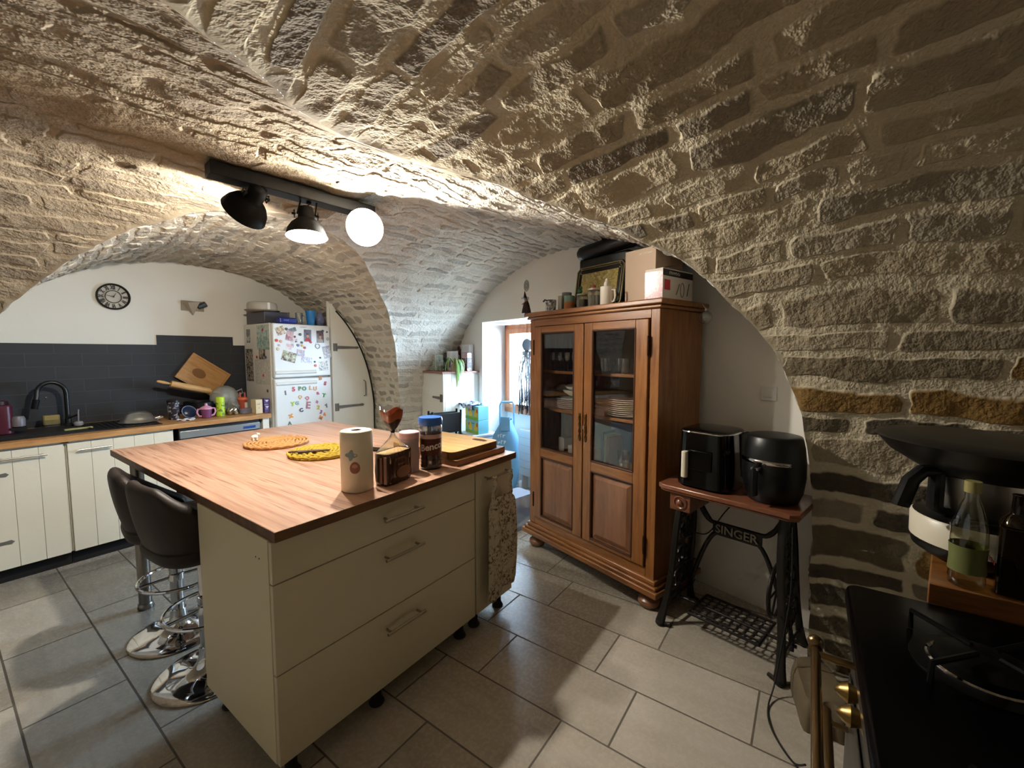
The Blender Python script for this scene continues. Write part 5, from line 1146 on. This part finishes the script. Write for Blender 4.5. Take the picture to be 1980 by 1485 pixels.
def mug(n,lab,x,y,r,h,m,hs=0,cat='mug',band=None,bz=None):
    o=cz_(n,lab,cat,x,y); MB().lathe([(r*.9,0),(r,.004),(r,h),(r*.9,h),(r*.86,.01),(0,.008)],28).build('body',m,o,ang=50)
    if hs: MB().tube([(hs*r*.95,0,h*.82),(hs*(r+.024),0,h*.8),(hs*(r+.028),0,h*.5),(hs*(r+.018),0,h*.22),(hs*r*.95,0,h*.2)],.0055,8).build('handle',m,o)
    if band: MB().lathe([(r+.0006,bz[0]),(r+.0006,bz[1])],28,0,cap=False).build('band',band,o)
    return o
cow=cz_('cow_mug','white mug with black cow patches left of the glass jars','mug',-.418,.09); cow.scale=(1.25,1.25,1.2)
MB().lathe([(.026,0),(.030,.004),(.031,.075),(.028,.075),(.026,.01),(0,.008)],26).build('body',photo_mat('cowpatch',['d8d4d0','d8d4d0','1c1a1c','d8d4d0']),cow); MB().tube([(-.028,0,.072),(-.045,-.005,.080),(-.055,-.008,.070)],.006,8).build('ear',M_black,cow)
mug('grey_glass_mug','grey translucent glass mug at the back, behind the cow mug',-.385,.22,.036,.150,film('grey_glass','8f8e8a',.7,.1),0,'mug')
mug('steel_cup','plain pale steel cup between cow mug and teal cup',-.318,.10,.024,.110,mt('pale_steel','a79f94',.35,.6))
mug('teal_lid_cup','cup with teal rim and orange brown base between steel cup and candle jar',-.222,.08,.036,.098,mt('teal_body','6f8a80',.5),0,'cup',mt('terracotta','a0643a',.7),(.006,.055)); 
def gjar(lab,x,r,h,m): 
    o=cz_('glass_jar',lab,'jar',x,.08); MB().lathe([(r*.9,0),(r,.004),(r,h*.86),(r*.9,h*.9),(r*.92,h)],28).build('glass',M_clear,o); MB().lathe([(r*.88,.005),(r*.92,h*.62),(0,h*.6)],24).build('filling',m,o); MB().lathe([(r*.98,h*.90),(r*.98,h),(0,h+.002)],24).build('lid',mt('jar_lid','9a8f78',.5,.4),o)
gjar('short glass jar with dark filling and pale lid beside the teal cup',-.103,.037,.098,mt('dark_filling','4d463c',.8,var=.3,bscale=60)); gjar('taller glass jar packed with grey sticks left of the white mug',.002,.041,.122,mt('stick_filling','6a6557',.8,var=.5,bscale=80))
wm=mug('white_mug','white mug with a small horse figure rising above its rim',.105,.08,.040,.120,mt('mug_white','ddd6c8',.3),1)
b=MB(); b.ball((-.005,-.0,.135),(.016,.014,.024)); b.ball((.0,-.002,.160),(.009,.009,.014)); b.build('horse_figure',mt('horse_white','d3cabb',.5),wm)
for x,c,l,z in ((-.125,'2f5a34','green toy figure sitting on the short glass jar',.1),(-.065,'a5333a','red toy figure between the glass jars',.0)):
    o=cz_('toy_figure',l,'toy',x,.145 if z<.05 else .08,TZ+(z+.0015 if z>.05 else 0)); h=.11 if z<.05 else 0; b=MB(); 
    if h: b.cyl((0,0,0),(0,0,h),.007)
    b.ball((0,0,h+.016),(.022,.016,.016)); b.ball((.01,0,h+.038),.012,seg=12,rings=8); b.build('body',mt('toy_'+c,c,.5),o)
ty=cz_('framed_tray','dark metal tray with gold edge line and yellow picture leaning behind the mugs','tray',-.09,.21,TZ,0); ty.rotation_euler=(math.radians(-9),0,RZ)
b=MB(); b.prism([(x,z) for x,z in [(-.215,.04),(-.215,.29),(-.185,.32),(.185,.32),(.215,.29),(.215,.04),(.185,.005),(-.185,.005)]],0,.012,0,Rx(PI/2)); b.build('tray_body',mt('tray_black','22201a',.35,.4),ty,bev=.004)
b=MB(); b.box(-.160,.160,-.0135,-.0125,.075,.265); b.build('picture',photo_mat('tray_picture',['a8934f','bda868','8a7a3f','c9b778']),ty)
b=MB()
for e,r in ((.0,.0035),(.030,.002)): b.tube([(x*(1-e*3),-.014,.16+(z-.16)*(1-e*3.2)) for x,z in [(-.205,.045),(-.205,.285),(-.18,.31),(.18,.31),(.205,.285),(.205,.045),(.18,.015),(-.18,.015)]],r,6,closed=True)
for x in (-.17,.17):
    for z in (.27,.30): b.ball((x,-.014,z-.0),.006,seg=8,rings=6)
b.build('gold_line',mt('tray_gold','a3966c',.35,.8),ty)
bc=cz_('black_case','flat black case standing behind the framed tray','case',-.115,.33); MB().rbox(-.225,.225,-.04,.04,0,.385,.03).build('case_body',M_black,bc,bev=.012)
tc=cz_('long_black_case','long rounded black case lying on top of the flat black case','case',-.085,.31,TZ+.3855)
M9=T(0,0,.055)@Ry(math.radians(-3)); MB().lathe([(.0,-.265),(.035,-.258),(.050,-.235),(.053,-.2),(.053,.2),(.050,.235),(.035,.258),(0,.265)],28,0,M9@Ry(PI/2),sy=1.0).build('case_body',M_black,tc)
MB().tube([(-.04,-.01,.108),(-.03,-.01,.122),(.03,-.01,.125),(.04,-.01,.112)],.006,8).build('grip',M_black,tc)
pb=cz_('cardboard_box','tall beige cardboard box on the cabinet top behind the red carton','box',.300,.265,TZ,-.04)
MB().box(-.105,.115,-.12,.15,0,.325).build('box',mt('beige_box','b89f88',.7,var=.05,bscale=6),pb,bev=.002); MB().marks(9,.020,.0003,0,T(.055,-.1205,.295)@FRONT).build('print',mt('box_print','d9cfc2',.6),pb)
rb=cz_('blender_box','red and white appliance carton with open flap at the right end of the cabinet top','box',.485,.115,TZ,0)
b=MB(); b.box(-.055,.055,-.10,.20,0,.165); b.build('box',mt('white_box','c9c0b4',.6),rb,bev=.001)
b=MB(); b.box(-.0555,.0555,-.1008,-.1,.0,.150); b.build('red_front',photo_mat('red_print',['8a1c2a','9c2c3a','a08c8a','a43c48']),rb)
b=MB(); b.box(.0552,.0558,-.1,.20,.125,.16); b.build('black_band',mt('black_band','1c1a1a',.5),rb); b=MB(); b.box(.0552,.0558,-.085,-.03,.05,.105); b.build('red_square',mt('red_sq','b5303e',.5),rb)
MB().marks(9,.026,.0003,0,T(.0562,.03,.142)@Rz(PI/2)@FRONT).build('band_text',mt('box_print','d9cfc2',.6),rb)
b=MB(); b.tube([(.057,.03,.03),(.057,.06,.09)],.003,6); b.tube([(.057,.09+.018*math.cos(a),.06+.04*math.sin(a)) for a in [2*PI*k/14 for k in range(14)]],.002,5,closed=True); b.tube([(.057,.14,.03),(.057,.16,.10)],.003,6); b.build('printed_tools',mt('tool_print','6f6a62',.5),rb)
b=MB(); b.add([(-.055,-.1,.165),(.055,-.1,.165),(.055,.05,.195),(-.055,.05,.195),(-.055,.05,.194),(.055,.05,.194)],[(0,1,2,3),(0,4,5,1)]); b.build('open_flap',mt('flap_dark','4a3f36',.7),rb)
# ================================================================ inside the display cabinet
def cin(n,lab,cat,x,y,z,rz=0,grp=None): return cz_(n,lab,cat,x,y,z,rz,grp)
def wineglass(x,y,z,h=.135,grp='wine glasses behind the left door',lab='clear stemmed wine glass on the top shelf behind the left glazed door'):
    o=cin('wine_glass',lab,'glass',x,y,z,0,grp); MB().lathe([(.028,0),(.028,.002),(.004,.006),(.004,h*.42),(.014,h*.48),(.030,h*.62),(.031,h*.8),(.026,h)],22).build('glass_body',M_clear,o,ang=60); return o
g0=wineglass(-.46,.16,1.3295)
for x,y in ((-.385,.16),(-.31,.16),(-.235,.16),(-.16,.16),(-.42,.26),(-.34,.26),(-.26,.26)): dup(g0,tuple(wp(.49-x,y,1.3295)))
tu=cin('water_glass','clear straight tumbler on the top shelf behind the right glazed door','glass',.03,.17,1.3295,0,'tumblers behind the right door'); MB().lathe([(.028,0),(.030,.004),(.033,.095),(.030,.095),(.027,.01),(0,.008)],22).build('glass_body',M_clear,tu,ang=50)
for i in range(1,5): dup(tu,tuple(wp(.49-(.03+.078*i),.17+(.05 if i%2 else 0),1.3295)))
def plates(x,y,z,r,n,m,name,lab,grp,dz=.0105):
    p=None
    for i in range(n):
        if p is None:
            o=MB().lathe([(r*.55,0),(r*.58,.004),(r*.78,.006),(r,.014),(r*.985,.016),(r*.77,.009),(0,.006)],36).build(name,m,ang=50); solo(o,lab,'plate',tuple(wp(.49-x,y,z)),RZ,grp); p=o
        else: c=p.copy(); COL.objects.link(c); c.location=wp(.49-x,y,z+dz*i)
M_china=mt('china','ece7da',.2,coat=.4)
plates(.17,.24,1.0495,.135,9,M_china,'dinner_plate','white dinner plate in the tall stack behind the right glazed door','plates behind the right door',.0125)
plates(-.33,.25,1.0495,.13,6,M_china,'dinner_plate','white plate in the stack behind the left glazed door','plates behind the left door',.0125)
plates(-.15,.17,1.0495,.065,4,mt('teal_china','8fb5ad',.3),'small_plate','small teal plate stacked at the shelf front behind the left door','small teal plates',.009)
for i,(x,z,l) in enumerate(((-.33,1.142,'white bowl on top of the left stack of plates'),(-.30,1.178,'upper white bowl tilted on the left stack of plates'))):
    o=MB().lathe([(.03,0),(.04,.004),(.075,.028),(.085,.045),(.080,.045),(.07,.028),(0,.008)],32).build('bowl',M_china,ang=60); solo(o,l,'bowl',tuple(wp(.49-x,.25,z)),RZ,None,(math.radians(6*i),0,RZ))
bx_=cin('blue_folder_box','tall blue box standing behind the right glazed door','box',.09,.33,.7355); MB().box(-.085,.085,-.06,.06,0,.255).build('box',mt('blue_box','7ba6de',.5),bx_,bev=.003)
for i,(x,c,l,h) in enumerate(((-.115+.18,'20304a','navy spined book by the door centre',.20),)): pass
for x,c,h,l in ((.045,'2b3a52',.205,'dark blue book left of the yellow book'),(.070,'a8a03c',.190,'yellow green book behind the right glazed door'),(.095,'a85a4a',.175,'red brown book right of the yellow book')):
    o=cin('book',l,'book',x,.20,.7355,0,'books behind the right door'); MB().box(-.010,.010,-.07,.06,0,h).build('cover',mt('bk_'+c,c,.5),o,bev=.001)
rbz=cin('sauce_bottle','reddish orange squeeze bottle behind the right glazed door','bottle',.325,.19,.7355); MB().lathe([(.030,0),(.034,.004),(.036,.05),(.028,.08),(.034,.11),(.026,.14),(.016,.155),(.018,.185),(0,.187)],26).build('body',mt('sauce','cf6a48',.4,coat=.2),rbz); MB().lathe([(.0365,.02),(.0368,.055)],26,0,cap=False).build('label',mt('pale_label','d3c3a8',.5),rbz)
for x,y,l in ((.225,.13,'low clear glass bowl beside the sauce bottle'),(.165,.20,'clear glass jar between books and sauce bottle')): 
    o=cin('glass_dish',l,'glass dish',x,y,.7355); MB().lathe([(.030,0),(.034,.004),(.040,.045 if y<.15 else .09),(.037,.045 if y<.15 else .09),(.028,.01),(0,.008)],26).build('glass_body',M_clear,o,ang=50)
for x,w,h,c,l in ((-.22,.14,.055,'b9b3a4','low white box on the bottom shelf behind the left door'),(-.36,.06,.10,'8f8a80','grey tin on the bottom shelf behind the left door')):
    o=cin('storage_box',l,'box',x,.20,.7355); MB().box(-w/2,w/2,-.05,.05,0,h).build('box',mt('bx_'+c,c,.5),o,bev=.003)
o=cin('salt_grinder','pale upright grinder standing among the boxes behind the left door','grinder',-.125,.18,.7355); MB().lathe([(.018,0),(.020,.01),(.014,.06),(.019,.10),(.012,.13),(.016,.15),(0,.155)],20).build('body',mt('pale_grinder','b9b198',.4),o)
# ================================================================ white wall: ornament, bulb, switch
ws=thing('light_switch','white square light switch on the white wall above the air fryers','switch',tuple(PW+D*(-.402)+Vector((0,0,1.236))),RZ)
MB().box(-.040,.040,-.009,0,-.040,.040).build('plate',M_wplast,ws,bev=.003); MB().box(-.022,.022,-.013,-.009,-.022,.022).build('rocker',M_wplast,ws,bev=.002)
lo=thing('lace_ornament','small round white lace ornament on the wall above the witch figurine','ornament',tuple(PW+D*1.70-N*.002+Vector((0,0,2.085))),RZ)
b=MB()
for r in (.045,.034,.022,.011): b.tube([(r*math.cos(a)*.8,-.002,r*1.15*math.sin(a)) for a in [2*PI*k/26 for k in range(26)]],.0022,5,closed=True)
for k in range(12): b.tube([(.01*math.cos(k*PI/6)*.8,-.002,.0115*math.sin(k*PI/6)),(.044*math.cos(k*PI/6)*.8,-.002,.05*math.sin(k*PI/6))],.0018,5)
b.build('lace',mt('lace','a8a39a',.8),lo)
gb=thing('glass_bauble','clear glass bauble hanging beside the cabinet cornice','bauble',tuple(P0+D*(-.115)+N*.35+Vector((0,0,1.665))),RZ)
MB().ball((0,0,0),.038,seg=24,rings=16).build('ball',M_clear,gb,ang=80); MB().lathe([(.010,.036),(.010,.048)],12).build('cap',M_steel,gb); MB().tube([(0,0,.048),(-.02,-.0,.075)],.0015,5).build('string',M_wplast,gb)
# ================================================================ on the low white cabinet
def lw(n,lab,cat,x,y,z=1.2645,rz=0,grp=None):
    p=wp(2.53,.08,z)-D*x+N*y; return thing(n,lab,cat,tuple(p),RZ+rz,grp)
def lbox(n,lab,x,y,w,d,h,m,z=1.2645,rz=0,bits=None):
    o=lw(n,lab,'box',x,y,z,rz); MB().box(-w/2,w/2,-d/2,d/2,0,h).build('box',m,o,bev=.002)
    if bits: MB().box(-w/2*.8,w/2*.8,-d/2-.0006,-d/2,h*bits[1],h*bits[2]).build('print',bits[0],o)
    return o
lbox('game_box','pale green and white box at the left end of the low cabinet top',-.40,.13,.15,.10,.175,photo_mat('gamebox',['b9bfb0','8fa089','cfd0c6','75876f']))
lbox('white_box','small white box with purple print above the jars on the low cabinet',-.27,.27,.10,.09,.215,mt('white_card','e2e0e0',.6),bits=(mt('purple_print','6f6a92',.6),.15,.55))
lbox('paper_box','large white box at the back of the low cabinet top',-.155,.392,.155,.060,.290,mt('white_card2','d6d2d0',.6),bits=(mt('grey_lines','a9a4a4',.6),.55,.7),rz=.05)
lbox('chocolate_box','dark patterned box at the front right of the white boxes on the low cabinet',-.050,.320,.115,.060,.140,photo_mat('chocbox',['2c2424','7a6a66','1f1a1c','b7a9a6']))
lbox('pink_card_box','pale pink and white box lying on the dark patterned box',-.050,.320,.10,.055,.055,photo_mat('pinkbox',['d8d2d8','c98f9a','e0dde0']),z=1.2645+.1412,rz=.1)
gj=lw('glass_terrarium','small glass jar with greenery between the boxes on the low cabinet','jar',-.255,.12); MB().lathe([(.04,0),(.045,.005),(.045,.09),(.03,.10)],24).build('glass',M_clear,gj); MB().lathe([(.038,.006),(.040,.05),(0,.06)],18).build('filling',mt('moss','5a6a3f',.9,var=.3,bscale=60),gj)
cbz2=lw('rooster_figure','dark red rooster figurine behind the hanging plant','figurine',-.305,.40); b=MB(); b.ball((0,0,.20),(.05,.03,.04)); b.ball((-.045,0,.25),(.02,.016,.024)); b.cyl((0,0,0),(0,0,.17),.014); b.ball((.05,0,.235),(.03,.012,.035)); b.build('body',mt('rooster','5a2a24',.5,var=.3,bscale=30),cbz2)
pl=lw('potted_plant','trailing green plant hanging over the edge of the low cabinet','plant',-.060,.170)
MB().lathe([(.035,0),(.045,.07),(.048,.075),(.040,.075),(0,.065)],24).build('pot',mt('pot_pale','b7a48a',.7),pl)
LM=[mt('leaf_a','6f9a4a',.5,var=.2,bscale=30),mt('leaf_b','4f7a3c',.5,var=.2,bscale=30),mt('leaf_c','8a8a55',.6,var=.2,bscale=30)]
b=MB(); rnd=random.Random(5)
for i in range(30):
    a=rnd.uniform(0,2*PI); L=rnd.uniform(.10,.19); w=rnd.uniform(.006,.011); dr_=rnd.uniform(.08,.26); ca,sa=math.cos(a),math.sin(a)
    if ca<-.3: dr_*=.35
    if i%3==0: a=rnd.uniform(-.6,.6); ca,sa=math.cos(a),math.sin(a); dr_=rnd.uniform(.2,.32)
    n=8; mi=i%3 if dr_<.24 else (0 if i%2 else 2)
    for k in range(n):
        t0,t1=k/n,(k+1)/n
        def P_(t,s_): 
            r=L*.75*math.sin(t*PI*.62); h=.075+.10*math.sin(min(1,t*1.6)*PI*.5)*(1-.3*t)-dr_*t**2.2; ww=w*math.sin(PI*min(.98,max(.06,t)))**.6*s_
            return (r*ca-ww*sa,r*sa+ww*ca,h)
        b.add([P_(t0,-1),P_(t0,1),P_(t1,1),P_(t1,-1)],[(0,1,2,3)],mi)
o=b.build('leaves',LM,pl,ang=80)
# ================================================================ by the window bay
M_bench=mt('bench_white','c9ced6',.5)
wb=thing('storage_chest','low white chest below the window side carrying the juice packs','chest',tuple(PW+D*2.315-N*.175),RZ); MB().box(-.14,.14,-.125,.155,0,.60).build('chest_body',M_bench,wb,bev=.006); MB().box(-.15,.15,-.135,.165,.602,.632).build('lid',M_bench,wb,bev=.008)
def juice(z,lab):
    o=thing('juice_pack',lab,'juice pack',tuple(PW+D*2.30-N*.17+Vector((0,0,z))),RZ,'juice packs by the window'); MB().box(-.12,.12,-.065,.065,0,.142).build('pack',mt('juice_blue','7fc4cf',.4),o,bev=.003)
    b=MB(); b.box(-.1205,.1205,-.0658,-.065,.0,.030); b.build('green_band',mt('juice_green','7fb53f',.5),o)
    b=MB(); 
    for x,s_ in ((-.035,-1),(.085,1)): b.ball((x,-.066,.075),(.030,.001,.042),seg=18,rings=8); b.ball((x-s_*.02,-.0662,.055),(.022,.001,.026),seg=16,rings=6)
    b.build('fruit_print',mt('juice_yellow','e3c33a',.5,var=.2,bscale=30),o)
    b=MB(); b.ball((-.05,-.0675,.095),(.014,.001,.016),seg=14,rings=6); b.ball((.10,-.0675,.095),(.016,.001,.022),seg=14,rings=6); b.build('red_fruit',mt('juice_red','d0603a',.5),o)
    MB().box(-.118,-.085,-.0672,-.066,.035,.125).build('pack_label',mt('juice_lime','c9d84a',.5),o); MB().marks(5,.024,.0004,0,T(.03,-.0670,.105)@FRONT).build('lettering',mt('juice_dark','2f6f8a',.5),o)
juice(.6325,'lower of two blue fruit juice packs on the low chest'); juice(.776,'upper of two blue fruit juice packs, under the tea towel')
tt=thing('tea_towel','blue and white tea towel draped over the juice packs and folded chairs','towel',tuple(PW+D*2.36-N*.17+Vector((0,0,.9195))),RZ)
def tw(u,v):
    x=-.24+.36*u; y=-.085+.17*v; z=.004+.012*abs(math.sin(u*9+v*3))+.006*math.sin(v*14+u*4)
    if v<.18: z-=(.18-v)*.22+.02*math.sin(u*16)*(1 if v<.1 else 0); y=-.085
    if u<.22: z-=(.22-u)*.9
    return (x,y,z)
def towelmat():
    m,t,b=new_mat('towel_cloth'); n=t.noise(t.obj(),14,2,.5,1.5); t.put(b.inputs['Base Color'],t.mix(t.ss(n,.47,.53),lin('c3cbe0'),lin('2f3a5a'))); b.inputs['Roughness'].default_value=.9; return m
b=MB(); b.grid(tw,34,18); o=b.build('cloth',towelmat(),tt,ang=80); sm=o.modifiers.new('s','SOLIDIFY'); sm.thickness=.003; sm.offset=1
for i,(s_,d_,l) in enumerate(((2.475,-.50,'folded black chair leaning closest to the plank cabinet side'),(2.405,-.51,'second folded black chair, standing nearer the juice packs'))):
    fc=thing('folding_chair',l,'chair',tuple(PW+D*(s_-.03*i)+N*d_),RZ,'folded black chairs',(0,math.radians(3),RZ)); 
    for y in (-.16,.16-.0): 
        MB().tube([(0,y,0.012),(0,y,.885)],.011,8).build('frame_tube',M_black,fc)
    b=MB(); b.box(-.008,.008,-.16,.16,.66,.86); b.build('backrest',M_blackm,fc,bev=.003); b=MB(); b.box(-.022,-.010,-.15,.15,.25,.58); b.build('seat',M_blackm,fc,bev=.003)
    b=MB(); b.tube([(-.016,-.16,.15),(-.016,.16,.15)],.008,8); b.build('cross_bar',M_black,fc)
# trolley
BL=mt('sky_blue_cloth','6fa8d0',.7,bump=.2,bscale=80,var=.08); BLp=mt('sky_blue_plastic','7fb8dc',.35)
tl_=thing('shopping_trolley','light blue shopping trolley with wheel standing before the window','trolley',(3.44,2.505,0),math.radians(-60))
fr_=MB(); 
for x in (-.07,.07): fr_.tube([(x,.03,.08),(x,.0,.5),(x,-.02,.93)],.010,8)
fr_.tube([(-.07,-.02,.93),(-.055,-.02,.965),(.055,-.02,.965),(.07,-.02,.93)],.011,8); fr_.tube([(-.07,-.012,.76),(.07,-.012,.76)],.009,8); fr_.tube([(-.13,.03,.075),(.13,.03,.075)],.008,8); fr_.build('frame',BLp,tl_)
b=MB(); b.grid(lambda u,v:(lambda a,w:(w*math.cos(a)*(1/(abs(math.cos(a))**3+abs(math.sin(a))**3)**(1/3))+.01*math.sin(v*7),-.10+.085*math.sin(a)*(1/(abs(math.cos(a))**3+abs(math.sin(a))**3)**(1/3)),.12+.68*v))(2*PI*u,[.10,.115,.12,.12,.125,.13,.135,.12,.08,.05][int(round(v*9))]),32,10,cu=True); b.build('bag',BL,tl_,ang=70)
MB().box(-.045,.05,-.20,-.192,.70,.84).build('flap',BL,tl_,bev=.004); MB().marks(3,.055,.0006,0,T(-.02,-.203,.655)@FRONT).marks(3,.056,.0006,0,T(-.02,-.203,.59)@FRONT).build('lettering',mt('white_print','d8e4ee',.6),tl_)
for x in (-.135,.135):
    w_o=MB().lathe([(.045,-.012),(.070,-.014),(.072,0),(.070,.014),(.045,.012)],28,0,T(x,.03,.0725)@Ry(PI/2)).build('wheel',mt('wheel_white','d5d8dc',.5),tl_); MB().lathe([(.046,-.009),(.046,.009)],24,0,T(x,.03,.0725)@Ry(PI/2)).build('wheel_disc',mt('wheel_blue','5d7ea0',.4),w_o)
# radiator
rd=thing('radiator','white electric convector heater under the window','radiator',tuple(PW+D*1.83+N*.23),RZ); MB().box(-.28,.28,0,.08,.16,.66).build('panel',M_wplast,rd,bev=.012)
b=MB(); 
for i in range(5): b.box(-.26,.26,-.003,0,.25+i*.08,.253+i*.08)
b.build('fins',mt('fin_grey','b5b8bc',.5),rd)
for x in (-.22,.22): MB().box(x-.012,x+.012,.0,.075,0,.16).build('stand',M_wplast,rd)
# ghost decoration hanging in the window
gh=thing('hanging_ghost','grey gauze ghost decoration hanging in front of the window','decoration',tuple(PW+D*1.90+N*.17+Vector((0,0,1.60))),RZ)
M_gz=mt('gauze','3a3e45',.95,alpha=.75); M_gz2=mt('gauze_dark','202328',.95,alpha=.95)
MB().ball((0,0,-.06),(.058,.045,.066),seg=16,rings=10).build('head',M_gz2,gh); MB().tube([(0,0,0),(0,0,.165)],.002,5).build('string',M_gz2,gh)
b=MB(); rnd=random.Random(9)
for i in range(84):
    x=rnd.uniform(-.13,.13); L=rnd.uniform(.50,.66); w=rnd.uniform(.002,.006); y=rnd.uniform(-.03,.03); ph=rnd.uniform(0,6); n=12; x0=x*.35
    for k in range(n):
        t0,t1=k/n,(k+1)/n
        f_=lambda t,s_:(x0+(x-x0)*min(1,t*4)+.010*math.sin(t*9+ph)+s_*w*(1 if t<.75 else 1.6),y+.006*math.sin(t*13+ph),-.12-L*t)
        b.add([f_(t0,-1),f_(t0,1),f_(t1,1),f_(t1,-1)],[(0,1,2,3)],0 if t0<.84 else 1)
b.build('gauze_strips',[M_gz,M_gz2],gh,ang=80)
b=MB(); b.grid(lambda u,v:((u-.5)*(.10+.16*min(1,v*3.5)),.035+.012*math.sin(u*22+v*3),-.12-.50*v),26,14); b.build('gauze_sheet',mt('gauze_sheet','6b7078',.95,alpha=.55),gh,ang=80)
MB().tube([(-.125,0,-.15),(0,0,-.115),(.125,0,-.15)],.004,6).build('shoulder_wire',M_gz2,gh)
# water packs on the floor left of the cabinet
M_film=film('shrink_film','dfe6f6',.38)
wpk2=thing('water_pack','shrink wrapped pack of water bottles on the floor by the display cabinet','water pack',(2.83,1.985,0),RZ+.1)
MB().rbox(-.10,.10,-.14,.14,.002,.285,.03).build('film',M_film,wpk2)
for x in (-.055,.055):
    for y in (-.095,0,.095):
        bo=MB().lathe([(.036,.004),(.040,.01),(.040,.19),(.030,.225),(.014,.250),(.014,.262)],20,0,T(x,y,0)).build('bottle',M_cplast,wpk2,ang=60); MB().lathe([(.0405,.09),(.0405,.14)],20,0,T(x,y,0),cap=False).build('label',mt('water_label','8fb0d8',.5),bo); MB().lathe([(.016,.262),(.016,.278)],14,0,T(x,y,0)).build('cap',mt('water_cap','5a8fd0',.5),bo)
